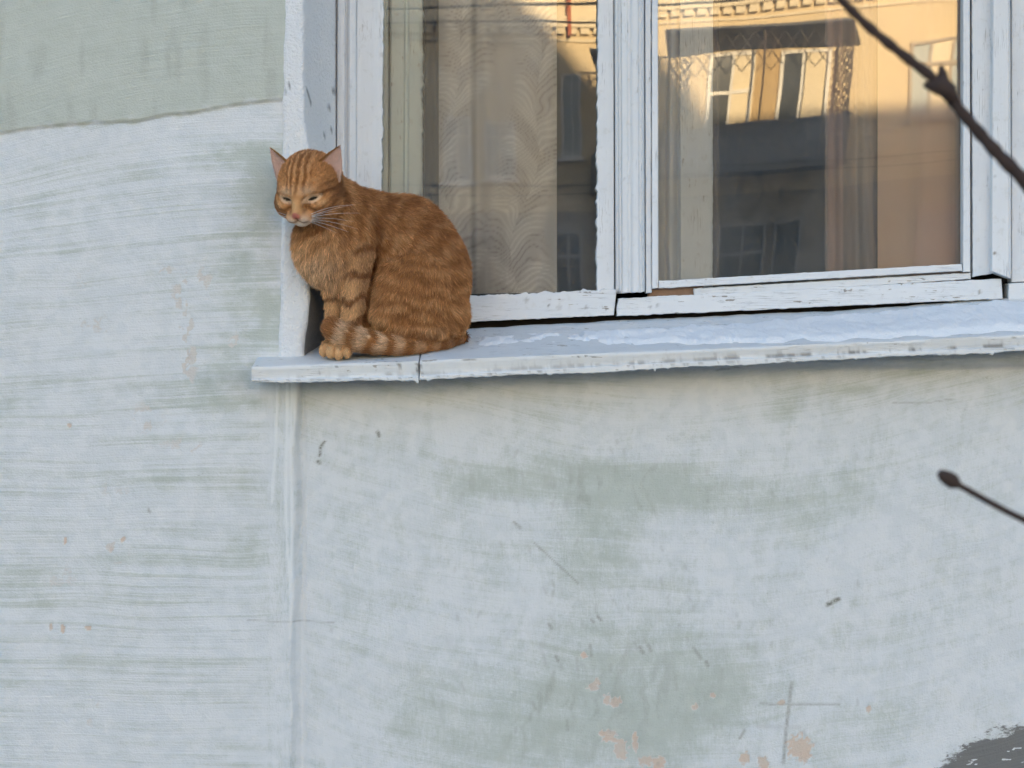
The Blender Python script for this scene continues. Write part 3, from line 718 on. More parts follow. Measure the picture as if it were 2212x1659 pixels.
# --- sill, two lengths with a joint
sillp = empty('window_sill', (0, 0, 0), house)
def sill_board(px0, px1, seed, drop):
    n = int((px1 - px0) / 3.5)
    xs_ = np.linspace(px0, px1, n + 1)
    e0 = ss(0, 5, xs_ - px0) * ss(0, 5, px1 - xs_)
    jag = (fbm(xs_ / 10, xs_ * 0, 3, seed) - 0.5)
    dripn = ss(0.66, 0.95, vn2(xs_ / 7, xs_ * 0, seed + 3)) * ss(0.3, 0.8, vn2(xs_ / 45, xs_ * 0, seed + 13)) * 6.0 * (0.3 + vn2(xs_ / 23, xs_ * 0, seed + 23))
    rows = []; dirt = []
    vv = np.linspace(0, 1, 20)
    for v in vv:                       # top, sloping outwards
        y = YB + 0.003 + (YF - YB - 0.003) * v
        k = (YB - y) / (YB - YF)
        zt = P(xs_, sline(xs_, 'top'), YF)[:, 2]; zb = P(xs_, sline(xs_, 'back'), YB)[:, 2]
        z = zb + (zt - zb) * k + (fbm(xs_ / 40, xs_ * 0 + v * 9, 3, seed + 5) - 0.5) * 0.0022 * ss(1.0, 0.9, v)
        yy = np.full_like(xs_, y)
        x = P(xs_, sline(xs_, 'top'), y * 0 + YF)[:, 0]
        rows.append(np.stack([x, yy, z + drop], -1)); dirt.append(xs_ * 0)
    x = P(xs_, 0 * xs_ + 760, YF)[:, 0]
    zt = P(xs_, sline(xs_, 'top'), YF)[:, 2]; zf = P(xs_, sline(xs_, 'face'), YF)[:, 2]; zl = P(xs_, sline(xs_, 'lip') + jag * 4.2 + (fbm(xs_ / 160, xs_ * 0, 2, seed + 31) - 0.5) * 7 + dripn * 0.8, YF)[:, 2]
    n2_ = fbm(xs_ / 16, xs_ * 0 + 2, 3, seed + 7)
    for a, yy, base, dd in ((0, -0.0008, zt - 0.0012, 0), (0, -0.0012, zt - 0.004, 0), (0, -0.0006, (zt * 2 + zf) / 3, 0), (0, 0.0, (zt + zf * 2) / 3, 0), (0, 0.0012, zf + 0.0018, 1), (0, 0.0005, zf, 1), (0, -0.004, zf - 0.0015, 0), (0, -0.0048, zf * .6 + zl * .4, 0), (0, -0.0042, zl + 0.001, 0), (0, -0.001, zl, 0), (0, 0.012, zl + 0.004, 0), (0, 0.075, zl + 0.006, 0)):
        yv = YF + yy + (fbm(xs_ / 60, xs_ * 0 + a, 4, seed + 8) - 0.5) * 0.005
        rows.append(np.stack([x, yv + np.zeros_like(x), base + drop], -1))
        run = np.interp(xs_, [543, 905, 1200, 1550, 1900, 2300], [.25, .35, .5, .75, 1, .9])
        dirt.append(np.clip(0.35 * ss(0.3, 0.6, fbm(xs_ / 70, xs_ * 0 + 3, 3, seed + 17)) + ss(0.45, 0.7, fbm(xs_ / 26, xs_ * 0 + 2, 4, seed + 7, 0.7)), 0, 1) * run * dd * 0.85)
    # grime on the lip and the streaks on the face
    st_ = ss(0.62, 0.8, fbm(xs_ / 7, xs_ * 0 + 5, 2, seed + 9))
    nt = len(vv)
    dirt[nt + 7] = np.maximum(dirt[nt + 7], 0.4 * ss(0.6, 0.75, fbm(xs_ / 12, xs_ * 0 + 8, 3, seed + 10)))
    dirt[nt + 3] = 0.35 * dirt[nt + 4] * (0.4 + st_); dirt[nt + 2] = 0.12 * dirt[nt + 4] * st_; dirt[nt + 6] = 0.3 * dirt[nt + 4]
    for sx_, r_, w_, a_ in ((862, 1, 4, .8), (864, 2, 3, .6), (727, 1, 3, .7), (1008, 0, 9, .7), (1020, 0, 8, .6), (1250, 1, 3, .8), (906, 2, 5, .8), (903, 3, 5, .8), (901, 1, 4, .7), (912, 4, 5, .6), (1060, 7, 4, .7), (1165, 7, 5, .6), (2190, 1, 5, .6), (690, 3, 3, .4), (840, 4, 8, .5), (780, 6, 5, .4)):
        dirt[nt + r_] = np.maximum(dirt[nt + r_], a_ * ss(w_ * 1.5, w_ * 0.4, np.abs(xs_ - sx_)))
    V = np.array(rows)
    ec = 1 - e0
    V[:, :, 2] -= ec[None, :] * 0.0015 * (np.arange(len(rows)) < nt)[:, None]
    F = grid_faces(V.shape[0], V.shape[1]).tolist()
    m_, n_ = V.shape[:2]
    F.append([i * n_ for i in range(m_)]); F.append([i * n_ + n_ - 1 for i in range(m_)][::-1])
    o = mesh_obj('sill_board', V, F, PSILL, sillp, True, {'wear': np.full(V.shape[:2], .8).ravel(), 'dirt': np.array(dirt).ravel()})
    o.data.set_sharp_from_angle(angle=math.radians(50))
    return o
sill_board(543, 904, 3, 0.0)
sill_board(906.5, 2980, 4, 0.0006)

def sill_z(px, y):
    k = (YB - y) / (YB - YF)
    zt = P(px, sline(px, 'top'), YF)[..., 2]; zb = P(px, sline(px, 'back'), YB)[..., 2]
    return zb + (zt - zb) * k

# --- snow lying on the sill
snx = np.arange(930, 2900, 4.0); snv = np.linspace(0, 1, 40)
SX, SV = np.meshgrid(snx, snv, indexing='ij')
ysn = 0.145 + (YF - 0.145) * SV
fr_ = np.interp(SX, [930, 1000, 1050, 1150, 1250, 1400, 1600, 1800, 2200, 2900], [0.35, .50, .66, .66, .70, .84, .93, .95, .96, .96])
fr_ = fr_ + (fbm(SX / 60, SV * 0, 4, 7) - 0.5) * 0.22
bk_ = np.interp(SX, [930, 1100, 1400, 1700, 2000, 2900], [.1, .22, .24, .16, .05, .03]) + (fbm(SX / 50, SV * 0 + 4, 4, 8) - 0.5) * 0.16
th = ss(0, 0.16, fr_ - SV) * ss(0, 0.14, SV - bk_) * ss(930, 990, SX)
patch = ss(0.22, 0.50, fbm(SX / 34, SV * 6, 4, 19, 0.6) + 0.35 * th * ss(1150, 1700, SX) - 0.1)
hh = th * patch * (0.0035 + 0.0075 * fbm(SX / 30, SV * 7, 4, 9, 0.6) + 0.002 * ss(1500, 2100, SX)) * np.interp(SX, [900, 1150, 1400, 2900], [.6, .75, 1, 1])
hh = hh - 0.0018 + (fbm(SX / 6, SV * 30, 2, 10) - 0.5) * 0.0022 * th
px_ = SX
pt = np.stack([P(px_, 0 * px_ + 760, 0 * px_ + YF)[..., 0], ysn, sill_z(px_, ysn) + hh], -1)
snow = mesh_obj('snow', pt, grid_faces(*SX.shape, flip=True)[:, ::-1], m_snow('sill_snow', 1.0))
tag(snow, 'thin layer of white snow lying on the window sill', 'snow', kind='stuff')

# ------------------------------------------------------------------ the cat
CK = 0.0007 * 0.3290 * (1 + 0.01 / 3.5)           # metres per unit of the cat's own frame (x right, y down, d away)
CO = P(533.6 + 0.329 * 1000, 291.1 + 0.329 * 800, 0.02)
def c2w(p):
    p = np.asarray(p, float)
    return np.stack([CO[0] + (p[..., 0] - 1000) * CK, CO[1] + p[..., 2] * CK, CO[2] - (p[..., 1] - 800) * CK], -1)
def dirw(p): return np.stack([p[..., 0], p[..., 2], -p[..., 1]], -1)

def smin(a, b, k):
    h = np.clip(0.5 + 0.5 * (b - a) / k, 0, 1)
    return b + (a - b) * h - k * h * (1 - h)
def ell(p, c, r, rot=0.0):
    q = p - np.array(c, np.float32)
    if rot:
        cs, sn = math.cos(math.radians(rot)), math.sin(math.radians(rot))
        q = np.stack([q[..., 0] * cs + q[..., 1] * sn, -q[..., 0] * sn + q[..., 1] * cs, q[..., 2]], -1)
    r = np.array(r, np.float32)
    k0 = np.sqrt(((q / r) ** 2).sum(-1)) + 1e-6; k1 = np.sqrt(((q / (r * r)) ** 2).sum(-1)) + 1e-9
    return k0 * (k0 - 1) / k1
def caps(p, a, ra, b, rb):
    a = np.array(a, np.float32); b = np.array(b, np.float32); ab = b - a
    t = np.clip(((p - a) @ ab) / (ab @ ab), 0, 1)
    return np.sqrt(((p - a - t[..., None] * ab) ** 2).sum(-1)) - (ra + (rb - ra) * t)
def chain(p, pts_, k=10):
    d = None
    for (a, ra), (b, rb) in zip(pts_[:-1], pts_[1:]):
        e = caps(p, a, ra, b, rb); d = e if d is None else smin(d, e, k)
    return d
# head frame
HC = np.array([450, 390, -330], np.float32)
YAW, PIT = math.radians(22), math.radians(22)
HF = np.array([-math.sin(YAW) * math.cos(PIT), math.sin(PIT), -math.cos(YAW) * math.cos(PIT)])
HR = np.array([math.cos(YAW), 0, -math.sin(YAW)])
HU = np.array([0, -1, 0]) - HF * (HF @ np.array([0, -1, 0])); HU /= np.linalg.norm(HU)
HM = np.stack([HR, HU, HF], 0).astype(np.float32)
def h2c(l): return HC + np.asarray(l, float) @ HM
def hl(p): return (p - HC) @ HM.T

def sdf_head(p):
    q = hl(p)
    d = ell(q, (-4, 30, -15), (204, 222, 210))
    for s in (-1, 1):
        d = smin(d, ell(q, (s * 120 - 4, -52, 62), (104, 100, 112)), 45)
        d = smin(d, ell(q, (s * 92, 62, 130), (62, 48, 60)), 40)          # brow
        d = smin(d, ell(q, (s * 98, -42, 150), (58, 40, 50)), 35)         # under the eye
        d = smin(d, ell(q, (s * 42, -98, 205), (56, 44, 55)), 16)         # whisker pad
    d = smin(d, caps(q, (0, 40, 175), 52, (0, -62, 245), 30), 28)         # bridge
    d = smin(d, ell(q, (0, -72, 250), (26, 18, 18)), 10)                  # nose
    d = smin(d, ell(q, (0, -140, 185), (48, 30, 50)), 18)                 # chin
    for s in (-1, 1):                                                      # eye hollows
        e = q - np.array((s * 92, 10, 205), np.float32)
        d = d + 17 * np.exp(-((e[..., 0] / 48) ** 2 + ((e[..., 1] - 0.25 * s * e[..., 0]) / 24) ** 2 + (e[..., 2] / 60) ** 2))
    return d
def sdf_tail(p):
    return chain(p, TAIL, 8)
TAIL = [((1400, 1330, 100), 48), ((1300, 1366, -60), 56), ((1150, 1380, -190), 57), ((1000, 1382, -255), 60), ((860, 1370, -290), 66), ((745, 1342, -305), 74), ((655, 1310, -300), 80), ((600, 1278, -285), 72)]
def sdf_farleg(p):
    d = chain(p, [((578, 940, -165), 80), ((578, 1120, -170), 50), ((578, 1340, -205), 44)])
    d = smin(d, ell(p, (560, 1400, -225), (60, 52, 70)), 15)
    return smin(d, ell(p, (525, 1415, -262), (32, 42, 42)), 8)
def sdf_nearleg(p):
    d = chain(p, [((738, 780, -210), 112), ((722, 950, -246), 86), ((716, 1120, -268), 66), ((682, 1330, -276), 56)], 20)
    d = smin(d, ell(p, (625, 1398, -265), (78, 54, 70)), 15)
    for x, y, r in ((572, 1424, 30), (624, 1434, 31), (676, 1424, 30)):
        d = smin(d, ell(p, (x, y, -322), (r, 42, 48)), 2)
    return d
def sdf_thigh(p):
    d = ell(p, (1085, 1040, -165), (245, 290, 125), 20)
    d = smin(d, caps(p, (1060, 980, -165), 150, (912, 1190, -225), 86), 60)
    return smin(d, ell(p, (1060, 1295, -185), (250, 72, 85)), 25)
def sdf_body(p):
    d = ell(p, (556, 745, -190), (226, 262, 190), -14)
    d = smin(d, ell(p, (640, 915, -175), (134, 175, 125), -18), 50)
    d = smin(d, smin(caps(p, (545, 450, -230), 180, (750, 620, -60), 225), ell(p, (790, 1140, -90), (130, 220, 110)), 40), 60)
    d = smin(d, ell(p, (800, 640, 0), (265, 262, 222)), 70)
    d = smin(d, ell(p, (1030, 730, 50), (310, 330, 240)), 70)
    d = smin(d, ell(p, (1125, 940, 50), (335, 415, 255)), 70)
    d = smin(d, ell(p, (1190, 1190, 30), (265, 190, 240)), 60)
    cr = pline(p[..., 0], p[..., 1], [(845, 540), (872, 690), (830, 850), (800, 980)])
    return d + 26 * np.exp(-(cr / 34) ** 2) * ss(60, -120, p[..., 2])
def sill_plane(p):
    w = c2w(p)
    a, b_ = P(700, sline(700, 'top'), YF), P(1000, sline(1000, 'top'), YF)
    sx_ = (b_[2] - a[2]) / (b_[0] - a[0])
    zb = P(850, sline(850, 'back'), YB)[2]; zt = P(850, sline(850, 'top'), YF)[2]; xm = P(850, sline(850, 'top'), YF)[0]
    z = zt + (zb - zt) * (w[..., 1] - YF) / (YB - YF) + sx_ * (w[..., 0] - xm)
    return (z + 0.002 - w[..., 2]) / CK
def sdf_parts(p):
    return sdf_body(p), sdf_head(p), sdf_thigh(p), sdf_nearleg(p), sdf_farleg(p), sdf_tail(p)
def sdf_cat(p):
    b_, h_, t_, n_, f_, l_ = sdf_parts(p)
    d = smin(b_, t_, 16); d = smin(d, f_, 18); d = smin(d, n_, 14)
    d = smin(d, h_, 30); d = smin(d, l_, 10)
    return np.maximum(d, sill_plane(p))

def surface_nets(fn, lo, hi, step):
    ax = [np.arange(lo[i], hi[i] + step, step, dtype=np.float32) for i in range(3)]
    f = np.empty([len(a) for a in ax], np.float32)
    CH = 12                                   # only blocks near the surface are sampled finely
    blocks = [(i, j, k) for i in range(0, len(ax[0]), CH) for j in range(0, len(ax[1]), CH) for k in range(0, len(ax[2]), CH)]
    cen_ = np.array([[ax[0][i], ax[1][j], ax[2][k]] for i, j, k in blocks], np.float32) + CH * step / 2
    fc = fn(cen_)
    near = np.abs(fc) < CH * step * 0.87 * 1.7 + 30
    for (i, j, k), v, nr_ in zip(blocks, fc, near):
        sl = (slice(i, i + CH), slice(j, j + CH), slice(k, k + CH))
        if not nr_: f[sl] = v; continue
        f[sl] = fn(np.stack(np.meshgrid(ax[0][sl[0]], ax[1][sl[1]], ax[2][sl[2]], indexing='ij'), -1))
    s = f < 0
    c = np.zeros([n - 1 for n in f.shape], np.int8)
    for dx in (0, 1):
        for dy in (0, 1):
            for dz in (0, 1):
                c += s[dx:f.shape[0] - 1 + dx, dy:f.shape[1] - 1 + dy, dz:f.shape[2] - 1 + dz]
    act = (c > 0) & (c < 8)
    ids = np.full(act.shape, -1, np.int64); I = np.argwhere(act); ids[act] = np.arange(len(I))
    acc = np.zeros((len(I), 3)); cnt = np.zeros(len(I))
    corners = [(x, y, z) for x in (0, 1) for y in (0, 1) for z in (0, 1)]
    for a in corners:
        for k in range(3):
            if a[k] == 0:
                b_ = list(a); b_[k] = 1
                fa = f[I[:, 0] + a[0], I[:, 1] + a[1], I[:, 2] + a[2]]; fb = f[I[:, 0] + b_[0], I[:, 1] + b_[1], I[:, 2] + b_[2]]
                m = (fa < 0) != (fb < 0)
                t = np.where(m, fa / np.where(m, fa - fb, 1), 0)
                q = np.tile(np.array(a, float), (len(I), 1)); q[:, k] = t
                acc += np.where(m[:, None], q, 0); cnt += m
    V = (I + acc / cnt[:, None]) * step + np.array(lo)
    F = []
    for k in range(3):
        u, w = (k + 1) % 3, (k + 2) % 3
        sl0 = [slice(None)] * 3; sl1 = [slice(None)] * 3
        sl0[k] = slice(0, f.shape[k] - 1); sl1[k] = slice(1, f.shape[k])
        ch = s[tuple(sl0)] != s[tuple(sl1)]
        E = np.argwhere(ch)
        ok = (E[:, u] > 0) & (E[:, w] > 0) & (E[:, u] < f.shape[u] - 1) & (E[:, w] < f.shape[w] - 1)
        E = E[ok]
        ins = s[E[:, 0], E[:, 1], E[:, 2]]
        def idx(du, dw):
            G = E.copy(); G[:, u] += du; G[:, w] += dw
            return ids[G[:, 0], G[:, 1], G[:, 2]]
        q = np.stack([idx(-1, -1), idx(0, -1), idx(0, 0), idx(-1, 0)], -1)
        q[~ins] = q[~ins][:, ::-1]
        F.append(q)
    F = np.concatenate(F)
    return V, F[(F >= 0).all(1)]

def grad(fn, p, e=4.0):
    g_ = np.empty(p.shape)
    for k in range(3):
        o = np.zeros(3, np.float32); o[k] = e
        g_[:, k] = fn(p + o) - fn(p - o)
    return g_ / (np.linalg.norm(g_, axis=1, keepdims=True) + 1e-9)

CV, CF = surface_nets(sdf_cat, (140, 90, -620), (1510, 1500, 350), 9.0)
CN = grad(sdf_cat, CV.astype(np.float32))

# --- coat: ginger tabby
C_MID = np.array([0.47, 0.222, 0.085]); C_DARK = np.array([0.19, 0.074, 0.027]); C_LITE = np.array([0.70, 0.41, 0.20]); C_PALE = np.array([0.80, 0.57, 0.38]); C_WHITE = np.array([0.80, 0.70, 0.60])
TP = np.array([t[0] for t in TAIL], float)
TL_ = np.concatenate([[0], np.cumsum(np.linalg.norm(np.diff(TP, axis=0), axis=1))])
def tail_param(p):
    best = np.full(len(p), 1e9); par = np.zeros(len(p)); tan_ = np.zeros((len(p), 3))
    for i in range(len(TP) - 1):
        ab = TP[i + 1] - TP[i]; t = np.clip(((p - TP[i]) @ ab) / (ab @ ab), 0, 1)
        d = np.linalg.norm(p - TP[i] - t[:, None] * ab, axis=1); m = d < best
        best[m] = d[m]; par[m] = TL_[i] + t[m] * np.linalg.norm(ab); tan_[m] = ab / np.linalg.norm(ab)
    return par / TL_[-1], tan_

def coat(p):
    """colour, fur length, lie direction (cat frame) for points on the skin"""
    n = len(p); p32 = p.astype(np.float32)
    parts = np.stack(sdf_parts(p32), 1)
    w = np.exp(-np.clip(parts - parts.min(1, keepdims=True), 0, 400) / 14.0); w /= w.sum(1, keepdims=True)
    X, Y, Dp = p[:, 0], p[:, 1], p[:, 2]
    nz = vnoise(X / 70, Y / 70, Dp / 70, 3) - 0.5; nf = vnoise(X / 22, Y / 22, Dp / 22, 4) - 0.5; nl = vnoise(X / 180, Y / 180, Dp / 180, 6) - 0.5
    col = np.zeros((n, 3)); ln = np.zeros(n); fl = np.zeros((n, 3))
    def mixc(a, b_, t): return a + (b_ - a) * np.clip(t, 0, 1)[:, None]
    # body: bands that fan from the back down the flank, pale chest
    ang = np.arctan2(Y - 1250, X - 700 + 0.0 * Y); rad = np.hypot(Y - 1250, X - 700)
    band = np.sin(ang * 34 + nz * 4.2 + nl * 4 + Dp / 260) * 0.5 + nf * 1.05 + nz * 0.6
    bc = mixc(np.tile(C_MID, (n, 1)), C_LITE, ss(0.0, 0.8, band) * 0.62); bc = mixc(bc, C_DARK * 1.1, ss(0.05, -0.75, band) * 0.62)
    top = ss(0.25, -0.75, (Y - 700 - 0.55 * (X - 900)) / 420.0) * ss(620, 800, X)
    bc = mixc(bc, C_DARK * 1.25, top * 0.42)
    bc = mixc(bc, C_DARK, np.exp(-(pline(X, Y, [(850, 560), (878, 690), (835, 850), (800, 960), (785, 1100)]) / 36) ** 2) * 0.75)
    chest = ss(760, 470, X - 0.12 * (Y - 800)) * ss(560, 700, Y)
    cb = np.sin((Y + 0.62 * X) / 19.0 + nz * 5) * 0.5 + nf * 0.7
    cc = mixc(np.tile(C_LITE * 1.02, (n, 1)), C_PALE, ss(680, 900, Y) * 0.5); cc = mixc(cc, C_MID * 0.95, ss(0.15, -0.6, cb) * (0.75 - 0.55 * ss(700, 900, Y)))
    bc = mixc(bc, cc, chest)
    coll = np.exp(-(pline(X, Y, [(270, 640), (330, 670), (460, 650), (600, 560), (690, 430)]) / 20) ** 2); bc = mixc(bc, C_DARK * 1.2, coll * 0.7)
    coll2 = np.exp(-(pline(X, Y, [(290, 600), (400, 620), (520, 590)]) / 22) ** 2); bc = mixc(bc, C_DARK * 1.1, coll2 * 0.55)
    neck = np.sin((X * 0.9 - Y * 0.35) / 17.0 + nz * 3) * ss(560, 600, X) * ss(800, 700, X) * ss(760, 600, Y); bc = mixc(bc, C_DARK * 1.2, ss(0.3, 0.9, neck) * 0.45)
    col += w[:, :1] * bc; ln += w[:, 0] * (46 + 16 * chest)
    ff = np.stack([0.55 + 0.25 * ss(900, 1300, X) - 0.75 * chest, 0.6 + 0.4 * chest + 0.4 * ss(1100, 1400, X), 0.05 + 0 * X], 1)
    fl += w[:, :1] * ff
    # head
    q = hl(p32).astype(float); hx, hy, hz = q[:, 0], q[:, 1], q[:, 2]
    hc = np.tile(C_MID * 1.05, (n, 1))
    fst = np.sin(hx / 6.5 + nz * 5.0 + nf * 2.0 + np.sin(hy / 30.0) * 0.9); fm = ss(105, 70, np.abs(hx)) * ss(30, 75, hy)
    hc = mixc(hc, C_DARK * 1.1, ss(-0.1, 0.8, fst + nf) * fm * 0.68); hc = mixc(hc, C_LITE, ss(0.1, 0.9, -fst + nf) * fm * 0.42)
    for s in (-1, 1):
        sx_ = s * hx
        hc = mixc(hc, C_PALE * 0.92, np.exp(-((sx_ - 78) / 42) ** 2 - ((hy - 62) / 30) ** 2) * 0.7 * (hz > 0))                          # pale brow
        hc = mixc(hc, C_LITE, np.exp(-((sx_ - 150) / 45) ** 2 - ((hy + 25) / 20) ** 2) * 0.7)
        for pl, wd, a in (([(130, 24), (160, 42), (195, 34), (225, 12)], 14, 1.0), ([(70, -40), (110, -58), (150, -52), (185, -24), (205, 0)], 13, .75), ([(90, -95), (140, -98), (185, -62), (210, -30)], 14, .8), ([(46, 24), (40, -20), (48, -60)], 10, .7), ([(150, 82), (185, 76), (205, 62)], 13, .6), ([(205, 45), (215, -10), (200, -70)], 14, .6)):
            hc = mixc(hc, C_DARK * 0.85, np.exp(-(pline(sx_, hy, pl) / wd) ** 2) * a * (hz > -60))
        rim = np.hypot((sx_ - 92) / 52, (hy - 10 - 0.2 * (sx_ - 92)) / 26)
        hc = mixc(hc, C_PALE, ss(1.25, 0.95, rim) * 0.75 * (hz > 60))
        hc = mixc(hc, np.array([0.03, 0.02, 0.015]), ss(0.80, 0.62, np.hypot((sx_ - 92) / 46, (hy - 8 - 0.2 * (sx_ - 92)) / 15)) * (hz > 60))
        hc = mixc(hc, C_WHITE * np.array([0.98, 0.90, 0.84]), np.exp(-((sx_ - 45) / 40) ** 2 - ((hy + 114) / 32) ** 2) * 0.8 * (hz > 120))
    hc = mixc(hc, C_LITE * 0.95, np.exp(-(hx / 30) ** 2) * ss(40, 10, hy) * ss(-90, -40, hy) * 0.75 * (hz > 140))
    hc = mixc(hc, C_WHITE, np.exp(-(hx / 66) ** 2 - ((hy + 148) / 26) ** 2) * 0.95 * (hz > 60))
    nose = ss(34, 24, np.hypot(hx, (hy + 74) * 1.25 + np.abs(hx) * 0.25)) * (hz > 215)
    hc = mixc(hc, np.array([0.50, 0.175, 0.14]), nose)
    mouth = np.exp(-(pline(np.abs(hx), hy, [(0, -92), (2, -112), (30, -126), (62, -122)]) / 5.5) ** 2) * (hz > 150); hc = mixc(hc, C_DARK * 0.6, mouth * 0.8)
    hb = np.sin((np.hypot(hx, hy) - 0.4 * hz) / 20.0 + nz * 2) * ss(60, -40, hz); hc = mixc(hc, C_DARK * 1.2, ss(0.3, 0.9, hb) * 0.4)
    col += w[:, 1:2] * hc
    front = ss(20, 150, hz)
    ln += w[:, 1] * ((34 - 21 * front) * (1 - 0.55 * ss(180, 230, hz)) * (1 - nose) * (1 - 0.8 * ss(1.15, 0.8, np.minimum(np.hypot((hx - 92) / 46, (hy - 10) / 22), np.hypot((hx + 92) / 46, (hy - 10) / 22)))))
    away = np.stack([hx, hy + 40, (hz - 270) * 0.9], 1); away /= np.linalg.norm(away, axis=1, keepdims=True) + 1e-9
    fl += w[:, 1:2] * (away @ HM)
    # thigh
    tb = np.sin((Y * 0.9 - X * 0.22) / 14.0 + nz * 4.5) * 0.55 + nf * 1.0 + nl
    tc = mixc(np.tile(C_MID, (n, 1)), C_LITE, ss(0.0, 0.8, tb) * (0.4 + 0.25 * ss(1000, 1150, Y))); tc = mixc(tc, C_DARK * 1.1, ss(0.0, -0.8, tb) * (0.42 + 0.2 * ss(1000, 1150, Y)))
    tc = mixc(tc, C_LITE * 1.02, np.exp(-(pline(X, Y, [(815, 1030), (810, 1150), (835, 1260)]) / 50) ** 2) * 0.7)
    tc = mixc(tc, C_DARK * 1.1, np.exp(-(pline(X, Y, [(1280, 1160), (1290, 1260), (1240, 1320), (1000, 1300)]) / 24) ** 2) * 0.5)
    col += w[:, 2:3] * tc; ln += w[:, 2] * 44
    fl += w[:, 2:3] * np.stack([-0.25 + 0.0005 * (X - 900), 0.9 + 0 * X, 0 * X], 1)
    # near leg, far leg
    for k, (xx, ph) in ((3, (0, 0)), (4, (0, 2))):
        lb = np.sin((Y + 0.25 * (X - 650)) / 24.0 + nz * 2.5 + ph) + nf * 0.7
        lc = mixc(np.tile(C_LITE * 0.95, (n, 1)), C_DARK, ss(0.1, 0.8, lb) * 0.88 * ss(1330, 1230, Y)); lc = mixc(lc, C_DARK * 1.1, ss(720, 780, X) * 0.5 * (k == 3))
        lc = mixc(lc, C_LITE * 0.92, ss(1340, 1390, Y) * 0.9)
        col += w[:, k:k + 1] * lc; ln += w[:, k] * (30 - 20 * ss(1330, 1400, Y)); fl += w[:, k:k + 1] * np.stack([-0.15 + 0 * X, 1 + 0 * X, -0.2 * ss(1330, 1400, Y)], 1)
    # tail
    tp, tt = tail_param(p)
    rb = np.sin(tp * 50.0 + nz * 1.6 - 0.9) + nf * 0.5 + 0.15
    lc = mixc(np.tile(C_MID * 0.9, (n, 1)), C_PALE * 0.95, ss(-0.2, 0.6, rb) * (0.25 + 0.4 * ss(0.35, 0.75, tp))); lc = mixc(lc, C_DARK * 1.35, ss(0.0, -0.8, rb) * 0.62); lc = mixc(lc, C_DARK * 1.15, ss(0.35, 0.15, tp) * 0.6)
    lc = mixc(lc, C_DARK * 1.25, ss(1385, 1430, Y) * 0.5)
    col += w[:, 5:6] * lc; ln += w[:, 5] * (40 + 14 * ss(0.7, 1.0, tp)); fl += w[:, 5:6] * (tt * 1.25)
    return np.clip(col, 0.01, 0.9), ln, fl, w

ccol, clen, _, _ = coat(CV)
# ears: cupped shells, grown from the same mesh
def ear(s):
    bi, bo, tip = np.array([72, 178, 66.]), np.array([222, 58, 12.]), np.array([250, 290, -22.])
    ns, nt_ = 15, 18
    S_, T_ = np.meshgrid(np.linspace(0, 1, ns), np.linspace(0, 1, nt_), indexing='ij')
    base = bi + (bo - bi) * S_[..., None]
    bow = np.sin(np.pi * T_) * 0.11
    pt_ = base * (1 - T_)[..., None] + tip * T_[..., None]
    side = (bo - bi) / np.linalg.norm(bo - bi)
    pt_ += side * ((S_ - 0.5) * 2 * bow * 120)[..., None]
    cup = np.sin(np.pi * np.clip(S_, 0, 1)) ** 0.8 * (1 - T_) ** 0.75
    nrm = np.array([0.35, 0.12, 0.93])
    inner = pt_ - nrm * (44 * cup)[..., None]
    outer = inner - nrm * (9 + 4 * (1 - T_))[..., None]
    inner[..., 0] *= s; outer[..., 0] *= s
    n_ = ns * nt_
    edge_ = [i * nt_ for i in range(ns)] + [(ns - 1) * nt_ + j for j in range(1, nt_)] + [i * nt_ + nt_ - 1 for i in range(ns - 2, -1, -1)] + [j for j in range(nt_ - 2, 0, -1)]
    F = np.concatenate([grid_faces(ns, nt_, 0, s > 0), grid_faces(ns, nt_, n_, s < 0)]).tolist()
    for k in range(len(edge_)):
        a, b_ = edge_[k], edge_[(k + 1) % len(edge_)]
        F.append((a, b_, b_ + n_, a + n_) if s < 0 else (b_, a, a + n_, b_ + n_))
    pk = np.array([0.66, 0.44, 0.37]); og = C_MID * 0.72
    ci = pk + (C_PALE * 0.9 - pk) * ss(0.35, 0.0, T_)[..., None] * 0.6
    ci = ci + (og - ci) * (ss(0.24, 0.10, S_))[..., None]
    co = np.tile(og, (ns, nt_, 1))
    return np.concatenate([h2c(inner.reshape(-1, 3)), h2c(outer.reshape(-1, 3))]), F, np.concatenate([ci.reshape(-1, 3), co.reshape(-1, 3)])
allV, allF, allC = [CV], [CF.tolist()], [ccol]
ears = []
off = len(CV)
for s in (-1, 1):
    v, f_, c = ear(s); ears.append((v, f_, c))
    allV.append(v); allF.append([tuple(i + off for i in q) for q in f_]); allC.append(c); off += len(v)
CATM = m_attrcol('cat_skin', 'coat', 0.85, 0.1)
cat = mesh_obj('cat', c2w(np.concatenate(allV)), [tuple(q) for L in allF for q in L], CATM, None, True, {'coat': np.concatenate(allC)})
tag(cat, 'ginger tabby cat sitting hunched on the sill with its tail round its paws', 'cat')

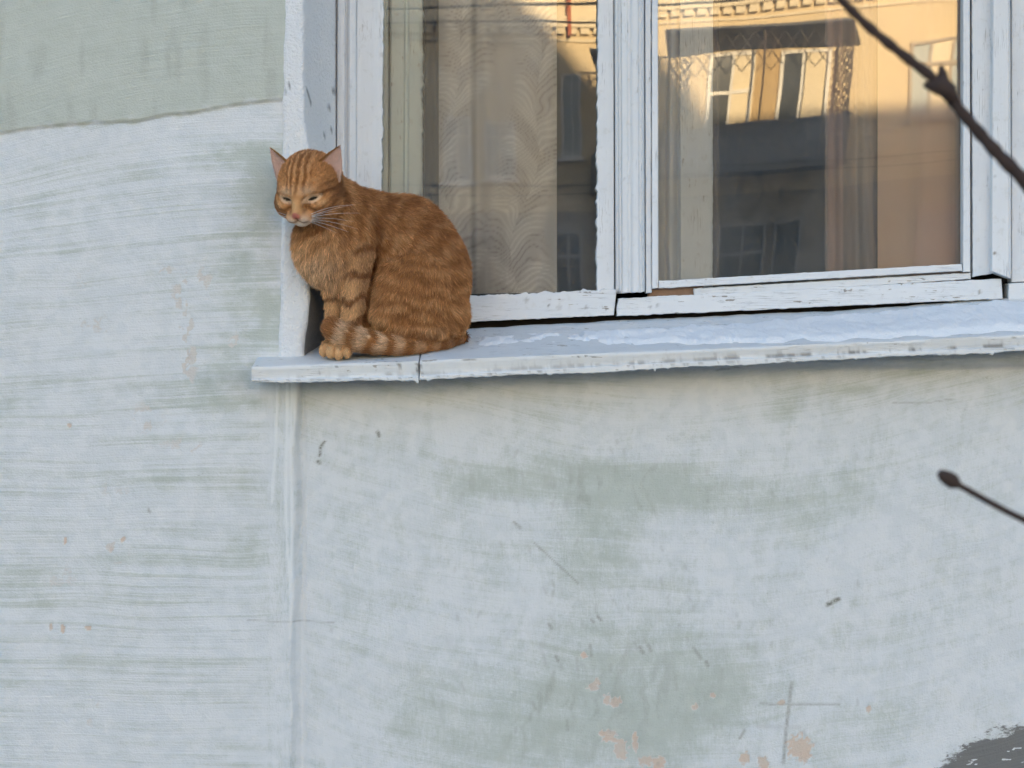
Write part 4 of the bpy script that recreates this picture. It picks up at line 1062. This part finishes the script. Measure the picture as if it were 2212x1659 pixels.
# --- fur
def fur(name, pos, nrm, flow, length, col, parent, rad=0.00017, lift=0.45, npt=5, jit=0.28):
    N = len(pos)
    t = flow - nrm * (flow * nrm).sum(1, keepdims=True)
    t /= np.linalg.norm(t, axis=1, keepdims=True) + 1e-6
    cl = np.stack([vnoise(pos[:, 0] / 16, pos[:, 1] / 16, pos[:, 2] / 16, 90 + k) - 0.5 for k in range(3)], 1)
    lift = np.asarray(lift).reshape(-1, 1) if np.ndim(lift) else lift
    d0 = nrm * (lift + 0.28) + t + RNG.normal(0, jit, (N, 3)) + cl * 0.8
    d1 = nrm * (lift - 0.32) + t + RNG.normal(0, jit, (N, 3)) * 0.6 + cl * 0.8
    d0 /= np.linalg.norm(d0, axis=1, keepdims=True); d1 /= np.linalg.norm(d1, axis=1, keepdims=True)
    L = length * RNG.uniform(0.65, 1.2, N)
    u = np.linspace(0, 1, npt)
    pts_ = pos[:, None, :] - nrm[:, None, :] * 2.0 + L[:, None, None] * (d0[:, None, :] * (u - 0.5 * u * u)[None, :, None] + d1[:, None, :] * (0.5 * u * u)[None, :, None])
    # keep every hair above the sill
    pen = sill_plane(pts_.reshape(-1, 3)).reshape(N, npt)
    pts_[..., 1] -= np.clip(pen + 1.0, 0, None)
    W = c2w(pts_)
    cu = bpy.data.hair_curves.new(name)
    cu.add_curves([npt] * N)
    cu.attributes['position'].data.foreach_set('vector', W.reshape(-1).astype(np.float32)) if 'position' in cu.attributes else cu.points.foreach_set('position', W.reshape(-1).astype(np.float32))
    ra = cu.attributes.get('radius') or cu.attributes.new('radius', 'FLOAT', 'POINT')
    ra.data.foreach_set('value', np.tile(rad * np.array([1, 1, 0.85, 0.6, 0.15])[:npt], N).astype(np.float32))
    ca_ = cu.attributes.new('coat', 'FLOAT_VECTOR', 'POINT')
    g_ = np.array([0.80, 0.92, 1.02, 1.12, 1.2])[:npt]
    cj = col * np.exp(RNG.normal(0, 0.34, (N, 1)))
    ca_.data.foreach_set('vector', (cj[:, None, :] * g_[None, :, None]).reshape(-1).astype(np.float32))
    o = bpy.data.objects.new(name, cu); COL.objects.link(o); o.parent = parent
    return o
def m_fur():
    t = NT('cat_fur'); c = t.attr('coat', 'Color')
    b = t.n('BsdfPrincipled'); t.set(b.inputs['Base Color'], c); b.inputs['Roughness'].default_value = 0.6; b.inputs['Specular IOR Level'].default_value = 0.25
    t.t.links.new(b.outputs[0], t.out.inputs[0]); return t.m
FURM = m_fur()
tri = np.concatenate([CF[:, [0, 1, 2]], CF[:, [0, 2, 3]]])
A, B_, C_ = CV[tri[:, 0]], CV[tri[:, 1]], CV[tri[:, 2]]
area = np.linalg.norm(np.cross(B_ - A, C_ - A), axis=1)
cen = (A + B_ + C_) / 3
onb = sill_plane(cen) > -4
hd = np.linalg.norm(cen - HC, axis=1) < 300
area = area * np.where(onb, 0, 1) * np.where(hd, 2.6, 1.0)
NH = 190000
pick = RNG.choice(len(tri), NH, p=area / area.sum())
r1 = np.sqrt(RNG.random(NH)); r2 = RNG.random(NH)
hp = A[pick] * (1 - r1)[:, None] + B_[pick] * (r1 * (1 - r2))[:, None] + C_[pick] * (r1 * r2)[:, None]
hn = grad(sdf_cat, hp.astype(np.float32), 6.0)
hcol, hlen, hflow, hw = coat(hp)
okh = hlen > 4
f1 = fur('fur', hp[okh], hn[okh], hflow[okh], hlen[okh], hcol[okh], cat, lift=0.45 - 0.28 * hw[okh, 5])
f1.data.materials.append(FURM)
# short velvet and long edge hairs of the ears
ep, en, ef, el, ec = [], [], [], [], []
for (v, f_, c), s in zip(ears, (-1, 1)):
    q = np.array([k for k in f_ if len(k) == 4])
    a_, b2, d2 = v[q[:, 0]], v[q[:, 1]], v[q[:, 3]]
    ar = np.linalg.norm(np.cross(b2 - a_, d2 - a_), axis=1); pk_ = RNG.choice(len(q), 5200, p=ar / ar.sum())
    uu, vv_ = RNG.random((2, 5200, 1))
    pp = (v[q[pk_, 0]] * (1 - uu) + v[q[pk_, 1]] * uu) * (1 - vv_) + (v[q[pk_, 3]] * (1 - uu) + v[q[pk_, 2]] * uu) * vv_
    nn = np.cross(b2 - a_, d2 - a_)[pk_]; nn /= np.linalg.norm(nn, axis=1, keepdims=True) + 1e-9
    cen_ = v.mean(0)
    ep.append(pp); en.append(nn); el.append(np.full(5200, 13.0)); ec.append(c[q[pk_, 0]])
    ef.append(np.tile((np.array([s * .5, .8, -.1]) @ HM), (5200, 1)))
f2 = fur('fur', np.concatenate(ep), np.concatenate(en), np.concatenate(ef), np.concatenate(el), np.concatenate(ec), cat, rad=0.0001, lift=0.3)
f2.data.materials.append(FURM)

# --- eyes and whiskers
EYEM = NT('cat_eye').done((0.035, 0.030, 0.018), 0.15, None, 0.5)
for s in (-1, 1):
    q0 = np.array([s * 92., 10., 150.])
    lo_, hi_ = 60.0, 330.0
    for _ in range(40):
        md = (lo_ + hi_) / 2
        if sdf_cat(h2c([s * 92, 10, md])[None].astype(np.float32))[0] < 0: lo_ = md
        else: hi_ = md
    zc = lo_
    nu, nv = 14, 8
    vv_ = []; ff_ = []
    for i in range(nu + 1):
        a = -1 + 2 * i / nu; hgt = max(0.02, (1 - a * a)) * 13.5
        for j in range(nv):
            t = 2 * math.pi * j / nv
            x_ = s * (92 + a * 42); y_ = 10 + 0.28 * a * 42 + hgt * math.sin(t) * (0.75 if math.sin(t) > 0 else 1.0)
            z_ = zc - 3 - 10 * a * a - 6 * abs(a) * (a > 0) + 7 * math.cos(t) * max(0.05, 1 - a * a)
            vv_.append(h2c([x_, y_, z_]))
    for i in range(nu):
        for j in range(nv):
            ff_.append((i * nv + j, i * nv + (j + 1) % nv, (i + 1) * nv + (j + 1) % nv, (i + 1) * nv + j))
    ff_.append(tuple(range(nv))); ff_.append(tuple(nu * nv + j for j in range(nv)))
    mesh_obj('eye', c2w(np.array(vv_)), ff_, EYEM, cat, True)
WHM = NT('white_whisker').done((0.85, 0.84, 0.82), 0.4)
for s, k, y0_, dx, dy, dz, L, cv in [(1, 0, -92, 1, .42, -.35, 330, -.30), (1, 1, -96, 1, .26, -.30, 300, -.12), (1, 2, -100, 1, .14, -.28, 330, -.20), (1, 3, -104, 1, .02, -.25, 280, -.25), (1, 4, -108, 1, -.12, -.22, 300, -.25),
                                  (1, 5, -112, 1, -.28, -.18, 250, -.2), (1, 6, -114, 1, -.46, -.15, 190, -.15), (1, 7, -104, 1, .34, -.22, 210, -.2),
                                  (-1, 0, -92, 1, .32, -.3, 190, -.2), (-1, 1, -98, 1, .18, -.3, 200, -.2), (-1, 2, -104, 1, .04, -.3, 170, -.2), (-1, 3, -110, 1, -.1, -.25, 150, -.2)]:
    st = np.array([s * (52 + 5 * (k % 3)), y0_, 235.0])
    d = np.array([s * dx, dy, dz]); d /= np.linalg.norm(d)
    pl = [h2c(st + d * L * u + np.array([0, cv * L * u * u, -0.15 * L * u * u])) for u in np.linspace(0, 1, 9)]
    b = MB(); b.tube(c2w(np.array(pl)), [0.00028 * (1 - 0.8 * u) for u in np.linspace(0, 1, 9)], 5)
    b.build('whisker', WHM, cat, True)

# ------------------------------------------------------------------ the building across the street (seen in the glass)
FY = -38.5
def RP(px, py, out=0.0):
    v = P(px, py, 38.82 - out)
    return (float(v[0]), FY + out, float(v[2]))
def rbox(b, px0, py0, px1, py1, o0, o1):
    """box whose front, at distance o1 before the facade, shows from px0, py0 to px1, py1"""
    a = RP(px0, py1, o1); c = RP(px1, py0, o1)
    b.box((a[0], FY + o0, a[2]), (c[0], FY + o1, c[2])); return b
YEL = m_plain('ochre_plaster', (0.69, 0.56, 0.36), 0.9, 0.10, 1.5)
CRM = m_plain('cream_stucco', (0.78, 0.68, 0.50), 0.85, 0.08, 3)
WHT = m_plain('white_window_paint', (0.78, 0.76, 0.72), 0.6, 0.05, 20)
DGL = NT('dark_room_glass').done((0.05, 0.055, 0.055), 0.05, None, 0.5)
IRON = m_plain('rusty_iron', (0.09, 0.065, 0.05), 0.7, 0.3, 30)
TIN = m_plain('grey_sheet_metal', (0.24, 0.25, 0.26), 0.55, 0.15, 4)
DTIN = m_plain('dark_sheet_metal', (0.10, 0.10, 0.105), 0.6, 0.2, 4)
PINKW = m_plain('faded_pink_paint', (0.45, 0.27, 0.25), 0.8)
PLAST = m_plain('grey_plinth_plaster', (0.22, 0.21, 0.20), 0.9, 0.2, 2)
apt = empty('apartment_building', (0, 0, 0))
tag(apt, 'ochre apartment building with a roofed balcony mirrored in the window glass', 'building')
b = MB(); b.box((-10, FY - 10, 4.15), (15, FY, 7.6)); b.build('wall', YEL, apt)
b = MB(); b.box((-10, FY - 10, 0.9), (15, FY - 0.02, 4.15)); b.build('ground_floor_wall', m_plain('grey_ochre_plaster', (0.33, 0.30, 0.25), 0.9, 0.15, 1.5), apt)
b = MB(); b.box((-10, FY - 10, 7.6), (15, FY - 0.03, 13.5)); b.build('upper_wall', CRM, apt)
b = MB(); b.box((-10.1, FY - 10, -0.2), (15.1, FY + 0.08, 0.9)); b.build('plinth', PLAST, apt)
b = MB(); b.box((-10.4, FY - 10.3, 13.5), (15.4, FY + 0.5, 13.8)); b.add([(-10.4, FY + 0.5, 13.8), (15.4, FY + 0.5, 13.8), (15.4, FY - 10.3, 13.8), (-10.4, FY - 10.3, 13.8), (-8, FY - 5, 16.5), (13, FY - 5, 16.5)], [(0, 1, 5, 4), (2, 3, 4, 5), (1, 2, 5), (3, 0, 4)]); b.build('roof', ROOFM, apt)
b = MB(); rbox(b, -70, -34, 2870, -6, 0.0, 0.22); rbox(b, -70, 22, 2870, 27, 0.0, 0.06)
cor = b.build('cornice', CRM, apt)
den = MB(); den.box((-0.085, 0, -0.07), (0.085, 0.16, 0.07)); dm = den.build('dentil', CRM, cor); dm.location = RP(1000, 4); 
for k in range(1, 44):
    o = dm.copy(); COL.objects.link(o); o.parent = cor; p_ = RP(1000 + 28.4 * k, 4); o.location = p_
den = MB(); rbox(den, 1388, -160, 1396, 12, 0.0, 0.34); den.build('downpipe', m_plain('red_lead_paint', (0.45, 0.13, 0.06), 0.7), apt)

def far_window(px0, py0, px1, py1, mats=(WHT, DGL), transom=0.3, mull=(0.5,), fr=8, sill=True, curtain_=None):
    w = empty('window', (0, 0, 0), apt)
    b = MB(); rbox(b, px0, py0, px1, py1, 0.0, 0.03); b.build('pane', mats[1], w)
    b = MB(); rbox(b, px0, py0, px1, py0 + fr, 0.0, 0.10); rbox(b, px0, py1 - fr, px1, py1, 0.0, 0.10); rbox(b, px0, py0 + fr, px0 + fr, py1 - fr, 0.0, 0.10); rbox(b, px1 - fr, py0 + fr, px1, py1 - fr, 0.0, 0.10)
    b.build('frame', mats[0], w)
    if transom:
        y = py0 + (py1 - py0) * transom
        b = MB(); rbox(b, px0 + fr, y - fr / 2, px1 - fr, y + fr / 2, 0.0, 0.085); b.build('transom', mats[0], w)
    for m_ in mull:
        x = px0 + (px1 - px0) * m_
        b = MB(); rbox(b, x - fr * .4, py0 + fr, x + fr * .4, py1 - fr, 0.0, 0.075); b.build('mullion', mats[0], w)
    if sill:
        b = MB(); rbox(b, px0 - 6, py1, px1 + 6, py1 + 7, 0.0, 0.2); b.build('sill', mats[0], w)
    if curtain_ is not None:
        for (x0_, x1_) in curtain_:
            b = MB(); rbox(b, px0 + (px1 - px0) * x0_, py0 + fr, px0 + (px1 - px0) * x1_, py1 - fr, 0.0, 0.04); b.build('curtain', CRM, w)
    return w
LBL = m_plain('pale_blind', (0.42, 0.48, 0.50), 0.6)
BRN = m_plain('brown_painted_wood', (0.22, 0.13, 0.07), 0.7)
far_window(1540, 100, 1636, 330, transom=0.36, mull=(0.52,), curtain_=((.55, .95),))
far_window(1692, 103, 1802, 330, transom=0, mull=(0.45,), curtain_=((.5, .9),))
b = MB(); rbox(b, 1640, 98, 1690, 330, 0.0, 0.02); b.build('door_board', m_plain('orange_boards', (0.50, 0.36, 0.18), 0.8, 0.2, 8), apt)
far_window(1974, 106, 2120, 282, mats=(m_plain('grey_brown_window_paint', (0.42, 0.36, 0.28), 0.7), LBL), transom=0.28, mull=(0.30, 0.62), fr=7, curtain_=((.33, .6),))
GRW = m_plain('dimmed_white_frame_paint', (0.40, 0.40, 0.38), 0.7)  # white frames of the shaded storey, dimmed through their colour
far_window(1586, 468, 1694, 640, mats=(GRW, DGL), transom=0.38, mull=(0.52,), fr=6)
far_window(1712, 470, 1772, 700, mats=(GRW, DGL), transom=0, mull=(), fr=6, sill=False)
far_window(2016, 468, 2140, 640, mats=(PINKW, m_plain('pink_blind', (0.34, 0.24, 0.24), 0.7)), transom=0, mull=(), fr=9)
far_window(1372, 96, 1415, 274, mats=(WHT, LBL), transom=0, mull=(0.55,), fr=5)
far_window(1118, 190, 1180, 330, mats=(WHT, LBL), transom=0.3, mull=(0.5,), fr=7)
far_window(1206, 196, 1276, 322, mats=(WHT, LBL), transom=0.3, mull=(0.5,), fr=7)
far_window(1360, 440, 1420, 600, mats=(GRW, DGL), transom=0.3, mull=(0.5,), fr=6)
far_window(1120, 440, 1260, 600, mats=(GRW, DGL), transom=0.3, mull=(0.33, 0.66), fr=6)
far_window(860, 180, 980, 330, transom=0.3, mull=(0.5,), fr=6)
# balcony
bal = empty('balcony', (0, 0, 0), apt)
OUT = 1.25
b = MB(); rbox(b, 1446, 345, 1856, 356, 0.0, OUT); b.build('floor_slab', PLAST, bal)
for k in range(14):
    x = 1452 + k * 28.5
    b = MB(); rbox(b, x, 262 if k > 3 else 258, x + 27.3, 346, OUT - 0.05, OUT - 0.02 + 0.006 * (k % 2)); b.build('railing_panel', TIN, bal)
b = MB(); rbox(b, 1449, 256, 1853, 261, OUT - 0.08, OUT + 0.01); b.build('handrail', TIN, bal)
for x in (1450, 1851):
    a = RP(x, 258, OUT); c = RP(x, 346, OUT)
    b = MB(); b.box((a[0] - .02, FY, c[2]), (a[0] + .02, FY + OUT - .06, a[2])); b.build('side_panel', TIN, bal)
f0, f1_, r0, r1_ = RP(1436, 46, OUT + 0.2), RP(1842, 50, OUT + 0.2), RP(1452, 97, 0), RP(1862, 99, 0)
b = MB(); v = [f0, f1_, r1_, r0]; v += [(x, y, z + 0.05) for x, y, z in v]
b.add(v, [(0, 1, 2, 3), (7, 6, 5, 4), (0, 4, 5, 1), (1, 5, 6, 2), (2, 6, 7, 3), (3, 7, 4, 0)]); b.build('canopy', DTIN, bal)
for x in (1454, 1656, 1846):
    a = RP(x, 50, OUT); c = RP(x, 258, OUT)
    b = MB(); b.tube([a, c], 0.018, 6); b.build('post', IRON, bal)
def lattice(p0, p1, p2, n, m_, name='grille', r=0.011):
    """diamond lattice in the parallelogram p0, p0 + (p1 - p0), p0 + (p2 - p0)"""
    p0, p1, p2 = Vector(p0), Vector(p1), Vector(p2); b = MB()
    for i in range(n):
        for j in range(m_):
            def q(u, w): return p0 + (p1 - p0) * (u / n) + (p2 - p0) * (w / m_)
            b.tube([q(i, j + .5), q(i + .28, j + .2), q(i + .5, j), q(i + .72, j + .2), q(i + 1, j + .5)], r, 4)
            b.tube([q(i, j + .5), q(i + .28, j + .8), q(i + .5, j + 1), q(i + .72, j + .8), q(i + 1, j + .5)], r, 4)
    return b.build(name, IRON, bal)
lattice(RP(1454, 60, OUT), RP(1846, 60, OUT), RP(1454, 106, OUT), 12, 1)
lattice(RP(1455, 64, OUT), RP(1503, 104, 0.1), RP(1455, 256, OUT), 3, 7)
lattice(RP(1847, 64, OUT), RP(1812, 104, 0.1), RP(1847, 256, OUT), 3, 7)
lattice(RP(1806, 106, 0.12), RP(1846, 106, 0.12), RP(1806, 256, 0.12), 2, 8)
# overhead cables across the street
CAB = m_plain('black_cable', (0.03, 0.03, 0.03), 0.6)
for i, (ya, yb, sag, d, lab) in enumerate([(338, 352, 6, 22, 'upper of the thin cables mirrored across the balcony front'), (362, 372, 5, 21, 'lower of the thin cables mirrored across the balcony front'), (-22, -60, 10, 19, 'dark overhead cable mirrored at the top of the panes'), (2, -8, 12, 20, 'second overhead cable mirrored at the top of the panes')]):
    pl = []
    for u in np.linspace(0, 1, 25):
        v = P(-300 + 3300 * u, ya + (yb - ya) * u + sag * math.sin(u * 9), d); pl.append((v[0], -float(v[1]) + 0.3, v[2]))
    b = MB(); b.tube(pl, 0.008 if i < 2 else 0.012, 5)
    tag(b.build('overhead_cable', CAB, None, True), lab, 'cable', 'overhead cables')

# ------------------------------------------------------------------ bare shrub whose twigs reach into the picture
BARK = m_plain('dark_bark', (0.05, 0.034, 0.03), 0.8, 0.35, 120, 0.3, 0.5)
shrub = empty('bare_shrub', (1.75, -2.4, 0.0))
tag(shrub, 'bare dark twigs of a winter shrub hanging blurred in front of the window', 'shrub')
def sw(pts_px, y): return [tuple(P(x, yy_, y + dy)) for x, yy_, dy in pts_px]
loc = Vector(shrub.location)
def local(pts_): return [tuple(Vector(p) - loc) for p in pts_]
trunk = [(1.75, -2.4, -0.1), (1.74, -2.41, 0.35), (1.70, -2.42, 0.7), (1.66, -2.43, 1.0)]
b = MB(); b.tube(local(trunk), [0.028, 0.024, 0.021, 0.017], 10); b.build('trunk', BARK, shrub, True)
yt = -2.4
def smooth_path(p, n=6):
    p = [Vector(q) for q in p]; out = []
    for i in range(len(p) - 1):
        a, b_, c, d = p[max(i - 1, 0)], p[i], p[i + 1], p[min(i + 2, len(p) - 1)]
        for k in range(n):
            t = k / n
            out.append(0.5 * ((2 * b_) + (c - a) * t + (2 * a - 5 * b_ + 4 * c - d) * t * t + (3 * b_ - a - 3 * c + d) * t ** 3))
    return out + [p[-1]]
pa = sw([(1740, -75, 0), (1800, -18, 0), (1870, 52, 0), (1950, 118, 0), (2026, 178, 0), (2080, 245, 0), (2140, 315, 0), (2215, 392, 0), (2420, 600, 0), (3200, 1150, 0), (4800, 1900, 0)], yt) + [(1.66, -2.43, 1.0)]
pp = smooth_path(pa); n_ = len(pp)
b = MB(); b.tube(local(pp), [np.interp(i / n_, [0, .1, .38, .62, 1], [.0014, .0021, .0026, .0034, .012]) + (0.00035 * math.sin(i * 2.1)) for i in range(n_)], 10); b.build('branch', BARK, shrub, True)
kn = sw([(1996, 182, 0), (2012, 186, 0), (2030, 182, 0), (2048, 196, 0), (2064, 226, 0)], yt)
b = MB(); b.tube(local(kn), [.0012, .0030, .0054, .0044, .0026], 10); b.build('node', BARK, shrub, True)
kn = sw([(2033, 140, 0), (2036, 160, 0), (2036, 185, 0)], yt)
b = MB(); b.tube(local(kn), [.0010, .0026, .0042], 10); b.build('bud', BARK, shrub, True)
pb = sw([(2062, 1043, 0), (2090, 1058, 0), (2140, 1086, 0), (2215, 1124, 0), (2420, 1215, 0), (3400, 1500, 0), (4900, 2050, 0)], yt) + [(1.70, -2.42, 0.72)]
pp = smooth_path(pb); n_ = len(pp)
b = MB(); b.tube(local(pp), [np.interp(i / n_, [0, .4, .6, 1], [.0015, .0016, .0024, .009]) for i in range(n_)], 10); b.build('branch', BARK, shrub, True)
kn = sw([(2028, 1019, 0), (2036, 1026, 0), (2048, 1033, 0), (2060, 1041, 0), (2072, 1049, 0)], yt)
b = MB(); b.tube(local(kn), [.0015, .0029, .0036, .0037, .0018], 10); b.build('bud', BARK, shrub, True)
for (x, y, z), h in [((2.3, -2.2, 2.3), .012), ((1.9, -3.0, 2.2), .011), ((2.2, -2.9, 1.7), .009)]:
    a = Vector((1.66, -2.43, 1.0)); e = Vector((x, y, z))
    pp = [a + (e - a) * u + Vector((0.05 * math.sin(u * 7), 0.04 * math.sin(u * 5 + x), 0)) for u in np.linspace(0, 1, 12)]
    b = MB(); b.tube(local(pp), [h * (1 - 0.85 * u) for u in np.linspace(0, 1, 12)], 8); b.build('branch', BARK, shrub, True)

# the building's own origin stands at the foot of its front
apt.location = (2.0, FY, 0.0)
for o in apt.children: o.matrix_parent_inverse = Matrix.Translation((-2.0, -FY, 0.0))
